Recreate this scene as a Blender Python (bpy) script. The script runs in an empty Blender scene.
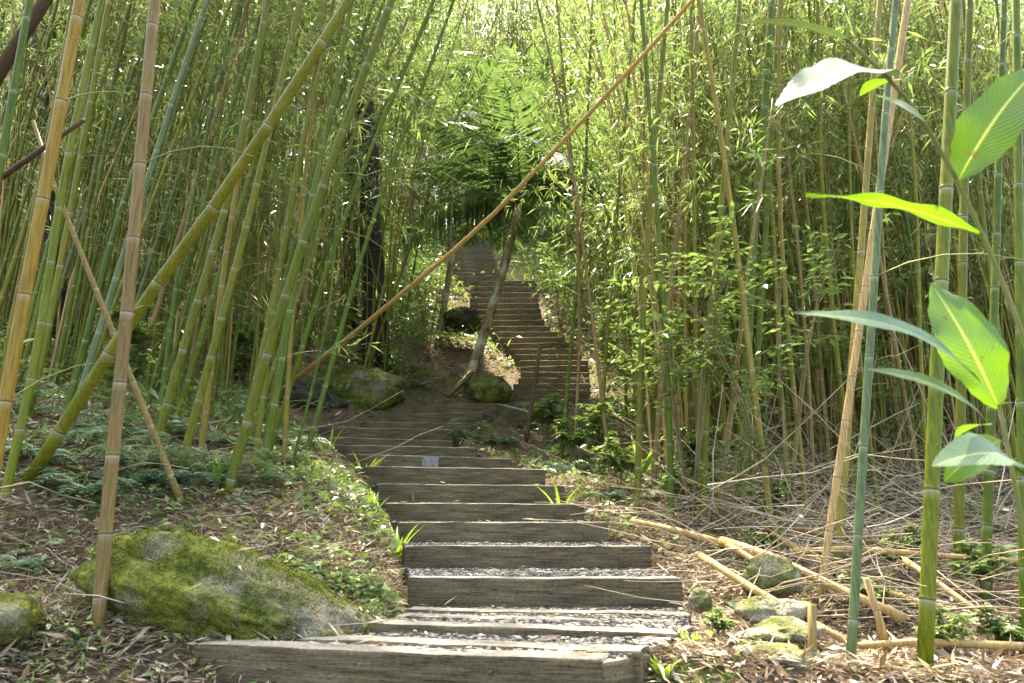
import bpy, bmesh, math, random
import numpy as np
from mathutils import Vector, Matrix, noise as mnoise

# ------------------------------------------------------------------ camera, sky, sun, exposure
SC = bpy.context.scene
COL = SC.collection
R = math.radians
F = 800.0
PITCH = math.atan((545 - 341.5) / F)
cam_d = bpy.data.cameras.new("camera")
cam = bpy.data.objects.new("camera", cam_d)
COL.objects.link(cam)
cam_d.sensor_width = 36
cam_d.lens = F / 1024 * 36
cam_d.clip_end = 500
cam_d.clip_start = 0.05
cam_d.dof.use_dof = True
cam_d.dof.focus_distance = 6.5
cam_d.dof.aperture_fstop = 5.6
cam.location = (0, 0, 0)
cam.rotation_euler = (math.pi / 2 + PITCH, 0, 0)
SC.camera = cam

SUN_AZ, SUN_EL = -10, 63          # degrees, azimuth clockwise from the view direction
W = bpy.data.worlds.new("World")
SC.world = W
W.use_nodes = True
wn = W.node_tree.nodes
bg = wn["Background"]
sky = wn.new("ShaderNodeTexSky")
sky.sky_type = 'NISHITA'
sky.sun_disc = False
sky.sun_elevation = R(SUN_EL)
sky.sun_rotation = R(SUN_AZ % 360)
W.node_tree.links.new(sky.outputs[0], bg.inputs[0])
sky.dust_density = 4.0
sky.ozone_density = 0.3
bg.inputs[1].default_value = 0.15
sl = bpy.data.lights.new("sun", 'SUN')
sl.energy = 3.6
sl.angle = R(0.6)
sl.color = (1.0, 0.94, 0.82)
so = bpy.data.objects.new("sun", sl)
COL.objects.link(so)
sdir = Vector((math.sin(R(SUN_AZ)) * math.cos(R(SUN_EL)), math.cos(R(SUN_AZ)) * math.cos(R(SUN_EL)), math.sin(R(SUN_EL))))
so.rotation_euler = (-sdir).to_track_quat('-Z', 'Y').to_euler()
so.location = sdir * 60
SC.view_settings.view_transform = 'Standard'
SC.view_settings.look = 'None'
SC.view_settings.exposure = 2.95
SC.view_settings.gamma = 1
SC.view_settings.use_white_balance = True
SC.view_settings.white_balance_temperature = 7500
SC.view_settings.white_balance_tint = 10
SC.render.engine = 'CYCLES'
SC.cycles.max_bounces = 7
SC.cycles.diffuse_bounces = 4
SC.cycles.transmission_bounces = 4
SC.cycles.use_adaptive_sampling = True

rng = np.random.default_rng(7)
random.seed(7)


def P(px, py, Y):
    """world point seen at a pixel at forward distance Y (used to survey the photograph)"""
    u, v = (px - 512) / F, (341.5 - py) / F
    dy = math.cos(PITCH) - v * math.sin(PITCH)
    dz = math.sin(PITCH) + v * math.cos(PITCH)
    return np.array((u * Y / dy, Y, dz * Y / dy))


def proj(p):
    x, y, z = p[..., 0], p[..., 1], p[..., 2]
    f = y * math.cos(PITCH) + z * math.sin(PITCH)
    v = -y * math.sin(PITCH) + z * math.cos(PITCH)
    return 512 + F * x / f, 341.5 - F * v / f


# ------------------------------------------------------------------ materials
def mat(name):
    m = bpy.data.materials.new(name)
    m.use_nodes = True
    nt = m.node_tree
    return m, nt.nodes, nt.links, nt.nodes["Principled BSDF"]


def nd(ns, typ, **kw):
    n = ns.new(typ)
    for k, v in kw.items():
        if k in n.inputs.keys():
            n.inputs[k].default_value = v
        else:
            setattr(n, k, v)
    return n


def ramp(ns, stops):
    r = ns.new("ShaderNodeValToRGB")
    el = r.color_ramp.elements
    while len(el) < len(stops):
        el.new(0.5)
    for e, (p, c) in zip(el, stops):
        e.position = p
        e.color = (*c, 1)
    return r


def mixc(ns, ls, fac, a, b, mode='MIX'):
    m = ns.new("ShaderNodeMix")
    m.data_type = 'RGBA'
    m.blend_type = mode
    for s, i in ((fac, 0), (a, 6), (b, 7)):
        if hasattr(s, "links"):
            ls.new(s, m.inputs[i])
        elif isinstance(s, (int, float)):
            m.inputs[i].default_value = s
        else:
            m.inputs[i].default_value = (*s, 1)
    return m.outputs[2]


def noise_tex(ns, ls, scale, detail=4, coord='Object', stretch=None, rough=.55):
    tc = ns.new("ShaderNodeTexCoord")
    n = nd(ns, "ShaderNodeTexNoise", Scale=scale, Detail=detail, Roughness=rough)
    src = tc.outputs[coord]
    if stretch:
        mp = ns.new("ShaderNodeMapping")
        mp.inputs['Scale'].default_value = stretch
        ls.new(src, mp.inputs[0])
        src = mp.outputs[0]
    ls.new(src, n.inputs['Vector'])
    return n.outputs['Fac']


def leaf_mat(name, stops, trans=(0.3, 0.42, 0.06), tfac=0.45, rough=0.38, spec=0.5):
    """leaf: 'rnd' attribute per leaf picks the colour; light passes through"""
    m, ns, ls, b = mat(name)
    at = nd(ns, "ShaderNodeAttribute", attribute_name="rnd")
    oi = ns.new("ShaderNodeObjectInfo")
    ad = nd(ns, "ShaderNodeMath", operation='MULTIPLY_ADD')
    ls.new(oi.outputs['Random'], ad.inputs[0])
    ad.inputs[1].default_value = 0.35
    sb = nd(ns, "ShaderNodeMath", operation='SUBTRACT')
    ls.new(at.outputs['Fac'], sb.inputs[0])
    sb.inputs[1].default_value = 0.17
    ls.new(sb.outputs[0], ad.inputs[2])
    r = ramp(ns, stops)
    ls.new(ad.outputs[0], r.inputs[0])
    ls.new(r.outputs[0], b.inputs['Base Color'])
    b.inputs['Roughness'].default_value = rough
    b.inputs['Specular IOR Level'].default_value = spec
    t = ns.new("ShaderNodeBsdfTranslucent")
    ls.new(mixc(ns, ls, 0.6, r.outputs[0], trans), t.inputs[0])
    mx = ns.new("ShaderNodeMixShader")
    mx.inputs[0].default_value = tfac
    ls.new(b.outputs[0], mx.inputs[1])
    ls.new(t.outputs[0], mx.inputs[2])
    ls.new(mx.outputs[0], ns["Material Output"].inputs[0])
    return m


M = {}
M['bleaf'] = leaf_mat("bamboo_leaf", [(0, (.012, .035, .012)), (.35, (.055, .12, .03)), (.7, (.14, .21, .055)), (.97, (.40, .35, .15))],
                      trans=(.28, .43, .10), tfac=.40, rough=.28, spec=.6)
M['sleaf'] = leaf_mat("shrub_leaf", [(0, (.05, .10, .04)), (.6, (.11, .19, .08)), (1, (.22, .29, .10))], trans=(.25, .4, .06), tfac=.35, rough=.25)
M['dleaf'] = leaf_mat("dark_leaf", [(0, (.02, .05, .02)), (.6, (.045, .09, .035)), (1, (.09, .15, .04))], trans=(.16, .28, .05), tfac=.35, rough=.3)
M['fern'] = leaf_mat("fern_leaf", [(0, (.05, .11, .06)), (.6, (.11, .2, .12)), (1, (.2, .29, .16))], trans=(.22, .36, .12), tfac=.3, rough=.4)
M['palm'] = leaf_mat("palm_leaf", [(0, (.025, .065, .035)), (.6, (.065, .13, .075)), (1, (.14, .21, .10))], trans=(.18, .3, .05), tfac=.3, rough=.6, spec=.1)
M['cover'] = leaf_mat("ground_cover_leaf", [(0, (.06, .12, .04)), (.5, (.13, .22, .07)), (1, (.26, .33, .10))], trans=(.3, .42, .08), tfac=.35, rough=.35)
M['litter'] = leaf_mat("dead_leaf", [(0, (.11, .06, .03)), (.35, (.22, .155, .095)), (.7, (.40, .325, .225)), (1, (.6, .54, .44))], trans=(.4, .28, .14), tfac=.12, rough=.6, spec=.3)


def ginger_mat(name, c1, c2, trans, tfac, rough, spec):
    m, ns, ls, b = mat(name)
    al = nd(ns, "ShaderNodeAttribute", attribute_name="along")
    ac = nd(ns, "ShaderNodeAttribute", attribute_name="across")
    ab = nd(ns, "ShaderNodeMath", operation='ABSOLUTE')
    ls.new(ac.outputs['Fac'], ab.inputs[0])
    ma = nd(ns, "ShaderNodeMath", operation='MULTIPLY_ADD')     # side veins run forward from the midrib
    ls.new(ab.outputs[0], ma.inputs[0])
    ma.inputs[1].default_value = -.22
    ls.new(al.outputs['Fac'], ma.inputs[2])
    sn = nd(ns, "ShaderNodeMath", operation='MULTIPLY')
    ls.new(ma.outputs[0], sn.inputs[0])
    sn.inputs[1].default_value = 150
    si = nd(ns, "ShaderNodeMath", operation='SINE')
    ls.new(sn.outputs[0], si.inputs[0])
    vr = ramp(ns, [(0, (.92, .92, .92)), (1, (1.03, 1.03, 1.03))])
    mr = nd(ns, "ShaderNodeMapRange")
    ls.new(si.outputs[0], mr.inputs[0])
    mr.inputs[1].default_value = -1
    ls.new(mr.outputs[0], vr.inputs[0])
    n = noise_tex(ns, ls, 14, 5)
    r = ramp(ns, [(.3, c1), (.7, c2)])
    ls.new(n, r.inputs[0])
    c = mixc(ns, ls, 1.0, r.outputs[0], vr.outputs[0], 'MULTIPLY')
    rib = ramp(ns, [(.02, (1, 1, 1)), (.07, (0, 0, 0))])
    ls.new(ab.outputs[0], rib.inputs[0])
    c = mixc(ns, ls, rib.outputs[0], c, (.36, .42, .14))
    bn = noise_tex(ns, ls, 38, 3)
    br_ = ramp(ns, [(.66, (0, 0, 0)), (.70, (1, 1, 1))])
    ls.new(bn, br_.inputs[0])
    bf = nd(ns, "ShaderNodeMath", operation='MULTIPLY')
    ls.new(br_.outputs[0], bf.inputs[0])
    bf.inputs[1].default_value = .6
    c = mixc(ns, ls, bf.outputs[0], c, (.16, .11, .04))
    ls.new(c, b.inputs['Base Color'])
    b.inputs['Roughness'].default_value = rough
    b.inputs['Specular IOR Level'].default_value = spec
    bp = nd(ns, "ShaderNodeBump", Strength=.25, Distance=.002)
    ls.new(si.outputs[0], bp.inputs['Height'])
    ls.new(bp.outputs[0], b.inputs['Normal'])
    t = ns.new("ShaderNodeBsdfTranslucent")
    tc_ = mixc(ns, ls, 1.0, trans, vr.outputs[0], 'MULTIPLY')
    tc_ = mixc(ns, ls, rib.outputs[0], tc_, (.5, .6, .08))
    tc_ = mixc(ns, ls, bf.outputs[0], tc_, (.12, .09, .02))
    ls.new(tc_, t.inputs[0])
    mx = ns.new("ShaderNodeMixShader")
    mx.inputs[0].default_value = tfac
    ls.new(b.outputs[0], mx.inputs[1])
    ls.new(t.outputs[0], mx.inputs[2])
    ls.new(mx.outputs[0], ns["Material Output"].inputs[0])
    return m


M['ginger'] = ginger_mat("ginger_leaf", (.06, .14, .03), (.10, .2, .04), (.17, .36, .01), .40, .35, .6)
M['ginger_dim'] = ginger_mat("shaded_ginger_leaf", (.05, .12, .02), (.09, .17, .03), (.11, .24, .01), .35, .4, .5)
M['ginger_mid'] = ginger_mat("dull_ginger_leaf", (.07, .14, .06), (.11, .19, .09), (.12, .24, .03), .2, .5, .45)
M['ginger_grey'] = ginger_mat("waxy_sheen_ginger_leaf", (.13, .2, .10), (.2, .27, .15), (.12, .22, .04), .15, .42, 1.0)  # waxy gloss, with some of the sky's sheen painted into the pale base colour

M['bright'] = leaf_mat("bright_leaf", [(0, (.14, .28, .03)), (1, (.28, .42, .05))], trans=(.4, .6, .05), tfac=.4, rough=.35)


def culm_mat(name, c1, c2, c3, whit=(.5, .49, .38), wf=.5, rough=.48):
    m, ns, ls, b = mat(name)
    oi = ns.new("ShaderNodeObjectInfo")
    base = ramp(ns, [(0, c1), (.5, c2), (1, c3)])
    n1 = noise_tex(ns, ls, 2.2, 4, stretch=(6, 6, .5))
    n2 = noise_tex(ns, ls, 30, 5, stretch=(4, 4, .25))
    add = nd(ns, "ShaderNodeMath", operation='MULTIPLY_ADD')
    ls.new(oi.outputs['Random'], add.inputs[0])
    add.inputs[1].default_value = .7
    s = nd(ns, "ShaderNodeMath", operation='MULTIPLY_ADD')
    ls.new(n1, s.inputs[0])
    s.inputs[1].default_value = 1.1
    s.inputs[2].default_value = -.4
    ls.new(s.outputs[0], add.inputs[2])
    ls.new(add.outputs[0], base.inputs[0])
    mott = ramp(ns, [(.3, (.42, .38, .3)), (.55, (1, 1, 1)), (.8, (1.25, 1.15, 1))])
    ls.new(n2, mott.inputs[0])
    c = mixc(ns, ls, .8, base.outputs[0], mott.outputs[0], 'MULTIPLY')
    # pale lichen speckle
    n3 = noise_tex(ns, ls, 55, 3)
    sp = ramp(ns, [(.66, (0, 0, 0)), (.74, (1, 1, 1))])
    ls.new(n3, sp.inputs[0])
    spf = nd(ns, "ShaderNodeMath", operation='MULTIPLY')
    ls.new(sp.outputs[0], spf.inputs[0])
    spf.inputs[1].default_value = .22
    c = mixc(ns, ls, spf.outputs[0], c, (.42, .44, .34))
    a1 = nd(ns, "ShaderNodeAttribute", attribute_name="wht")
    f1 = nd(ns, "ShaderNodeMath", operation='MULTIPLY')
    ls.new(a1.outputs['Fac'], f1.inputs[0])
    f1.inputs[1].default_value = wf
    c = mixc(ns, ls, f1.outputs[0], c, whit)
    a2 = nd(ns, "ShaderNodeAttribute", attribute_name="drk")
    f2 = nd(ns, "ShaderNodeMath", operation='MULTIPLY')
    ls.new(a2.outputs['Fac'], f2.inputs[0])
    f2.inputs[1].default_value = .85
    c = mixc(ns, ls, f2.outputs[0], c, (.035, .028, .02))
    ls.new(c, b.inputs['Base Color'])
    b.inputs['Roughness'].default_value = rough
    b.inputs['Specular IOR Level'].default_value = .18
    return m


M['culm_green'] = culm_mat("culm_green", (.045, .085, .006), (.08, .125, .008), (.145, .16, .010))
M['culm_teal'] = culm_mat("culm_teal", (.075, .115, .05), (.10, .145, .06), (.12, .15, .055))
M['culm_olive'] = culm_mat("culm_olive", (.08, .10, .006), (.12, .13, .009), (.175, .16, .013))
M['culm_yellow'] = culm_mat("culm_yellow", (.17, .135, .02), (.22, .17, .03), (.22, .19, .04))
M['culm_ochre'] = culm_mat("culm_ochre", (.20, .13, .018), (.26, .17, .022), (.22, .17, .03))
M['culm_brown'] = culm_mat("culm_brown", (.15, .105, .035), (.215, .15, .055), (.19, .15, .04), wf=.5, rough=.5)
M['culm_tan'] = culm_mat("culm_tan", (.30, .195, .07), (.40, .28, .12), (.36, .235, .085), wf=.3, rough=.5)
M['culm_gold'] = culm_mat("culm_gold", (.40, .27, .09), (.48, .33, .12), (.44, .30, .11), wf=.3, rough=.5)
M['culm_dark'] = culm_mat("culm_dark", (.03, .022, .015), (.06, .045, .03), (.09, .06, .035), wf=.05, rough=.7)


def simple(name, stops, scale, rough=.8, bump=.3, stretch=None, coord='Object', detail=6, bscale=None, spec=.3):
    m, ns, ls, b = mat(name)
    n = noise_tex(ns, ls, scale, detail, coord, stretch)
    r = ramp(ns, stops)
    ls.new(n, r.inputs[0])
    ls.new(r.outputs[0], b.inputs['Base Color'])
    b.inputs['Roughness'].default_value = rough
    b.inputs['Specular IOR Level'].default_value = spec
    n2 = noise_tex(ns, ls, bscale or scale * 4, 6, coord, stretch)
    bp = nd(ns, "ShaderNodeBump", Strength=bump, Distance=.02)
    ls.new(n2, bp.inputs['Height'])
    ls.new(bp.outputs[0], b.inputs['Normal'])
    return m


M['twig'] = simple("twig", [(.3, (.10, .07, .035)), (.7, (.22, .19, .08))], 4)
M['gtwig'] = simple("green_twig", [(.3, (.10, .13, .035)), (.7, (.22, .22, .08))], 4)
M['dtwig'] = simple("dry_twig", [(.3, (.22, .16, .10)), (.7, (.48, .40, .29))], 3)
M['bark'] = simple("dark_bark", [(.3, (.012, .010, .008)), (.55, (.03, .024, .018)), (.8, (.06, .055, .03))], 7, .9, .8, (1, 1, .3))
M['metal'] = simple("pale_plate", [(.3, (.10, .10, .085)), (.55, (.24, .24, .22)), (.7, (.13, .11, .08))], 20, .5, .1)
M['rust'] = simple("rusty_stick", [(.3, (.05, .025, .015)), (.7, (.13, .07, .04))], 12, .8, .5)
M['gravel'] = None


def wood_mat():
    m, ns, ls, b = mat("weathered_timber")
    g1 = noise_tex(ns, ls, 9, 9, stretch=(.35, 5, 11), rough=.72)
    g2 = noise_tex(ns, ls, 3.0, 6, stretch=(.8, 2.5, 3))
    oi = ns.new("ShaderNodeObjectInfo")
    r = ramp(ns, [(.30, (.02, .017, .012)), (.40, (.085, .075, .053)), (.56, (.145, .13, .095)), (.78, (.25, .23, .18))])
    ls.new(g1, r.inputs[0])
    r2 = ramp(ns, [(.3, (.55, .5, .40)), (.7, (1.2, 1.14, 1.0))])
    ls.new(g2, r2.inputs[0])
    c = mixc(ns, ls, 1.0, r.outputs[0], r2.outputs[0], 'MULTIPLY')
    tint = ramp(ns, [(0, (1.1, 1.04, .94)), (.5, (.98, .94, .87)), (1, (1.2, 1.15, 1.06))])
    ls.new(oi.outputs['Random'], tint.inputs[0])
    c = mixc(ns, ls, 1.0, c, tint.outputs[0], 'MULTIPLY')
    # paler grey upper side
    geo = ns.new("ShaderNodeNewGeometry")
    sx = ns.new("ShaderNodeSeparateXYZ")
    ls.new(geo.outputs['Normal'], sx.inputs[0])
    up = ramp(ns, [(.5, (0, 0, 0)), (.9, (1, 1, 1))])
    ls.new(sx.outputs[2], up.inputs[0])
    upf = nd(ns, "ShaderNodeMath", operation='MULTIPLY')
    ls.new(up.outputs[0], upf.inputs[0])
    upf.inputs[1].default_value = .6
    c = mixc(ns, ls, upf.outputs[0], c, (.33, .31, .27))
    cn = noise_tex(ns, ls, 5, 4, stretch=(.55, 3, 9), rough=.6)
    c1_ = nd(ns, "ShaderNodeMath", operation='SUBTRACT')
    ls.new(cn, c1_.inputs[0])
    c1_.inputs[1].default_value = .5
    c2_ = nd(ns, "ShaderNodeMath", operation='ABSOLUTE')
    ls.new(c1_.outputs[0], c2_.inputs[0])
    ck = ramp(ns, [(.004, (.25, .22, .18)), (.016, (1, 1, 1))])
    ls.new(c2_.outputs[0], ck.inputs[0])
    c = mixc(ns, ls, .85, c, ck.outputs[0], 'MULTIPLY')
    dn = noise_tex(ns, ls, 70, 4)
    dr_ = ramp(ns, [(.35, (.7, .68, .62)), (.55, (1, 1, 1)), (.72, (1.25, 1.25, 1.2))])
    ls.new(dn, dr_.inputs[0])
    c = mixc(ns, ls, .8, c, dr_.outputs[0], 'MULTIPLY')
    # moss spots
    mo = noise_tex(ns, ls, 3.7, 5, coord='Object')
    mr = ramp(ns, [(.59, (0, 0, 0)), (.70, (1, 1, 1))])
    ls.new(mo, mr.inputs[0])
    mf = nd(ns, "ShaderNodeMath", operation='MULTIPLY')
    ls.new(mr.outputs[0], mf.inputs[0])
    mf.inputs[1].default_value = .4
    c = mixc(ns, ls, mf.outputs[0], c, (.075, .085, .02))
    ls.new(c, b.inputs['Base Color'])
    b.inputs['Roughness'].default_value = .85
    b.inputs['Specular IOR Level'].default_value = .25
    bp = nd(ns, "ShaderNodeBump", Strength=.7, Distance=.012)
    ls.new(g1, bp.inputs['Height'])
    ls.new(bp.outputs[0], b.inputs['Normal'])
    return m


M['wood'] = wood_mat()


def rock_mat(name, moss, moss2, stone1, stone2, amount):
    m, ns, ls, b = mat(name)
    n1 = noise_tex(ns, ls, 3.0, 8, rough=.65)
    n2 = noise_tex(ns, ls, 18, 8, rough=.7)
    n3 = noise_tex(ns, ls, 70, 5)
    st = ramp(ns, [(.3, stone1), (.7, stone2)])
    ls.new(n2, st.inputs[0])
    ms = ramp(ns, [(.35, moss), (.6, moss2), (.75, tuple(min(1, a * 1.7) for a in moss2))])
    ls.new(n2, ms.inputs[0])
    fa = ramp(ns, [(amount, (1, 1, 1)), (amount + .14, (0, 0, 0))])
    ls.new(n1, fa.inputs[0])
    c = mixc(ns, ls, fa.outputs[0], st.outputs[0], ms.outputs[0])
    n4 = noise_tex(ns, ls, 130, 4, rough=.7)
    sk = ramp(ns, [(.34, (.3, .3, .26)), (.5, (1, 1, 1)), (.68, (1.5, 1.5, 1.3))])
    ls.new(n4, sk.inputs[0])
    c = mixc(ns, ls, .9, c, sk.outputs[0], 'MULTIPLY')
    ls.new(c, b.inputs['Base Color'])
    b.inputs['Roughness'].default_value = .95
    b.inputs['Specular IOR Level'].default_value = .15
    bp = nd(ns, "ShaderNodeBump", Strength=.8, Distance=.02)
    hm = nd(ns, "ShaderNodeMath", operation='ADD')
    ls.new(n2, hm.inputs[0])
    ls.new(n3, hm.inputs[1])
    ls.new(hm.outputs[0], bp.inputs['Height'])
    ls.new(bp.outputs[0], b.inputs['Normal'])
    return m


M['moss_rock'] = rock_mat("moss_rock", (.04, .052, .010), (.145, .16, .025), (.10, .095, .065), (.27, .25, .18), .50)
M['stone'] = rock_mat("stone", (.07, .085, .02), (.14, .15, .05), (.14, .12, .08), (.34, .31, .23), .42)
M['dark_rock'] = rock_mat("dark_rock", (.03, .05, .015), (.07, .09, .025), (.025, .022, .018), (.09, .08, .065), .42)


def ground_mat():
    m, ns, ls, b = mat("forest_floor")
    n0 = noise_tex(ns, ls, .6, 6)
    n1 = noise_tex(ns, ls, 2.4, 8, rough=.65)
    n2 = noise_tex(ns, ls, 40, 8, rough=.75)
    so_ = ramp(ns, [(.3, (.05, .036, .022)), (.5, (.12, .088, .055)), (.7, (.24, .18, .115))])
    ls.new(n2, so_.inputs[0])
    ms = ramp(ns, [(.35, (.05, .075, .018)), (.65, (.13, .16, .04))])
    ls.new(n2, ms.inputs[0])
    fa = ramp(ns, [(.53, (0, 0, 0)), (.64, (1, 1, 1))])
    ls.new(n1, fa.inputs[0])
    c = mixc(ns, ls, fa.outputs[0], so_.outputs[0], ms.outputs[0])
    ls.new(c, b.inputs['Base Color'])
    b.inputs['Roughness'].default_value = .95
    b.inputs['Specular IOR Level'].default_value = .15
    bp = nd(ns, "ShaderNodeBump", Strength=.9, Distance=.03)
    ls.new(n2, bp.inputs['Height'])
    ls.new(bp.outputs[0], b.inputs['Normal'])
    return m


M['ground'] = ground_mat()
M['moss'] = leaf_mat("moss_tuft", [(0, (.03, .045, .006)), (.5, (.10, .125, .012)), (1, (.22, .24, .03))], trans=(.25, .3, .03), tfac=.25, rough=.8, spec=.1)
M['tread'] = simple("gravel_bed", [(.3, (.06, .05, .038)), (.5, (.13, .115, .09)), (.7, (.23, .21, .175))], 60, .9, .9)


def gravel_mat():
    m, ns, ls, b = mat("gravel_stone")
    at = nd(ns, "ShaderNodeAttribute", attribute_name="rnd")
    r = ramp(ns, [(0, (.05, .046, .038)), (.4, (.115, .105, .088)), (.75, (.20, .185, .155)), (1, (.34, .32, .28))])
    ls.new(at.outputs['Fac'], r.inputs[0])
    ls.new(r.outputs[0], b.inputs['Base Color'])
    b.inputs['Roughness'].default_value = .85
    return m


M['gravel'] = gravel_mat()


def palm_trunk_mat():
    m, ns, ls, b = mat("palm_trunk")
    n = noise_tex(ns, ls, 6, 6, stretch=(1, 1, .6))
    r = ramp(ns, [(.35, (.13, .085, .035)), (.48, (.24, .19, .09)), (.6, (.42, .40, .31)), (.75, (.5, .49, .42))])
    ls.new(n, r.inputs[0])
    ls.new(r.outputs[0], b.inputs['Base Color'])
    b.inputs['Roughness'].default_value = .85
    w = nd(ns, "ShaderNodeTexWave", Scale=7.0, Distortion=1.5)
    w.bands_direction = 'Z'
    tc = ns.new("ShaderNodeTexCoord")
    ls.new(tc.outputs['Object'], w.inputs[0])
    bp = nd(ns, "ShaderNodeBump", Strength=.4, Distance=.02)
    ls.new(w.outputs[0], bp.inputs['Height'])
    ls.new(bp.outputs[0], b.inputs['Normal'])
    return m


M['ptrunk'] = palm_trunk_mat()


# ------------------------------------------------------------------ mesh helpers
class MB:
    """collects quads/tris in numpy arrays"""

    def __init__(s):
        s.v, s.f, s.a, s.n = [], [], {}, 0

    def add(s, v, f, **attrs):
        v = np.asarray(v, float).reshape(-1, 3)
        f = np.asarray(f, int)
        if f.shape[1] == 3:
            f = np.concatenate([f, -np.ones((len(f), 1), int) - s.n], 1)
        s.v.append(v)
        s.f.append(f + s.n)
        for k, x in attrs.items():
            s.a.setdefault(k, []).append((s.n, np.broadcast_to(np.asarray(x, float), (len(v),))))
        s.n += len(v)

    def arrays(s):
        return np.concatenate(s.v), np.concatenate(s.f)

    def mesh(s, name, m, smooth=True):
        v, f = s.arrays()
        me = bpy.data.meshes.new(name)
        tri = f[:, 3] < 0
        cnt = np.where(tri, 3, 4)
        me.vertices.add(len(v))
        me.vertices.foreach_set("co", v.astype(np.float32).ravel())
        idx = f.ravel()
        idx = idx[np.concatenate([np.ones((len(f), 3), bool), ~tri[:, None]], 1).ravel()]
        me.loops.add(len(idx))
        me.loops.foreach_set("vertex_index", idx.astype(np.int32))
        me.polygons.add(len(f))
        st = np.concatenate([[0], np.cumsum(cnt)[:-1]])
        me.polygons.foreach_set("loop_start", st.astype(np.int32))
        me.polygons.foreach_set("use_smooth", np.full(len(f), smooth))
        me.update(calc_edges=True)
        for k, parts in s.a.items():
            arr = np.zeros(len(v), np.float32)
            for o, x in parts:
                arr[o:o + len(x)] = x
            me.attributes.new(k, 'FLOAT', 'POINT').data.foreach_set("value", arr)
        if m is not None:
            me.materials.append(m)
        return me


def link(name, data, parent=None, loc=None, rot=None, scale=None):
    o = bpy.data.objects.new(name, data)
    COL.objects.link(o)
    if parent:
        o.parent = parent
    if loc is not None:
        o.location = loc
    if rot is not None:
        o.rotation_euler = rot
    if scale is not None:
        o.scale = scale if hasattr(scale, '__len__') else (scale,) * 3
    return o


def tag(o, label=None, cat=None, group=None, kind=None):
    if label:
        o['label'] = label
    if cat:
        o['category'] = cat
    if group:
        o['group'] = group
    if kind:
        o['kind'] = kind
    return o


def unit(a):
    return a / np.maximum(np.linalg.norm(a, axis=-1, keepdims=True), 1e-9)


def tube(mb, pts, rad, sides=6, cap=True, **attrs):
    pts = np.asarray(pts, float)
    n = len(pts)
    rad = np.broadcast_to(np.asarray(rad, float), (n,))
    t = unit(np.gradient(pts, axis=0))
    ref = np.array((1., 0, 0)) if abs(t[0][0]) < .8 else np.array((0, 1., 0))
    a = np.cross(t, ref)
    a = unit(a)
    b = np.cross(t, a)
    ang = np.arange(sides) * 2 * math.pi / sides
    v = pts[:, None] + rad[:, None, None] * (np.cos(ang)[None, :, None] * a[:, None] + np.sin(ang)[None, :, None] * b[:, None])
    i = np.arange(n - 1)[:, None] * sides
    j = np.arange(sides)[None]
    k = (j + 1) % sides
    q = np.stack([i + j, i + k, i + sides + k, i + sides + j], -1).reshape(-1, 4)
    v = v.reshape(-1, 3)
    at = {k_: np.repeat(np.broadcast_to(np.asarray(x, float), (n,)), sides) for k_, x in attrs.items()}
    if cap:
        v = np.concatenate([v, pts[:1], pts[-1:]])
        c0, c1 = n * sides, n * sides + 1
        jj = np.arange(sides)
        kk = (jj + 1) % sides
        e = (n - 1) * sides
        t0 = np.stack([kk, jj, np.full(sides, c0)], -1)
        t1 = np.stack([e + jj, e + kk, np.full(sides, c1)], -1)
        at = {k_: np.concatenate([x, x[:1], x[-1:]]) for k_, x in at.items()}
        base = mb.n
        mb.add(v, q, **at)
        for tt in (t0, t1):
            f = np.concatenate([tt + base, np.full((sides, 1), -1)], 1)
            mb.f.append(f)
    else:
        mb.add(v, q, **at)


def leaves(mb, pos, d, L, Wd, up=None, rnd=None, droop=.25, fold=.12):
    """many leaves, each two quads folded along the midrib: base, sides, tip"""
    pos, d = np.asarray(pos, float), unit(np.asarray(d, float))
    n = len(pos)
    L = np.broadcast_to(L, (n,))[:, None]
    Wd = np.broadcast_to(Wd, (n,))[:, None]
    if up is None:
        up = np.array((0, 0, 1.)) + rng.normal(0, .45, (n, 3))
    s = unit(np.cross(d, up))
    nrm = np.cross(s, d)
    mid = pos + d * L * .42
    tip = pos + d * L - np.array((0, 0, 1.)) * L * droop
    sag = np.array((0, 0, 1.)) * L * droop * .25
    l = mid + s * Wd * .5 + nrm * Wd * fold - sag
    r = mid - s * Wd * .5 + nrm * Wd * fold - sag
    m = mid - sag
    v = np.stack([pos, l, tip, r, m], 1).reshape(-1, 3)
    b = np.arange(n)[:, None] * 5
    f = np.concatenate([b + np.array([[0, 4, 2, 1]]), b + np.array([[0, 3, 2, 4]])], 0)
    if rnd is None:
        rnd = rng.random(n)
    mb.add(v, f, rnd=np.repeat(rnd, 5))


def smoothstep(a, b, x):
    t = np.clip((x - a) / (b - a), 0, 1)
    return t * t * (3 - 2 * t)


def vnoise(x, y, seed=0):
    """smooth 2d noise from a few rotated sines"""
    r = np.random.default_rng(seed)
    out = 0
    for i in range(6):
        a, ph, fr = r.random() * 6.28, r.random() * 6.28, .6 * 1.75 ** i
        out = out + np.sin((x * math.cos(a) + y * math.sin(a)) * fr * 2 + ph + 1.3 * np.sin((x * math.sin(a) - y * math.cos(a)) * fr + ph * 2)) / (1.5 ** i)
    return out / 2.4


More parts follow.
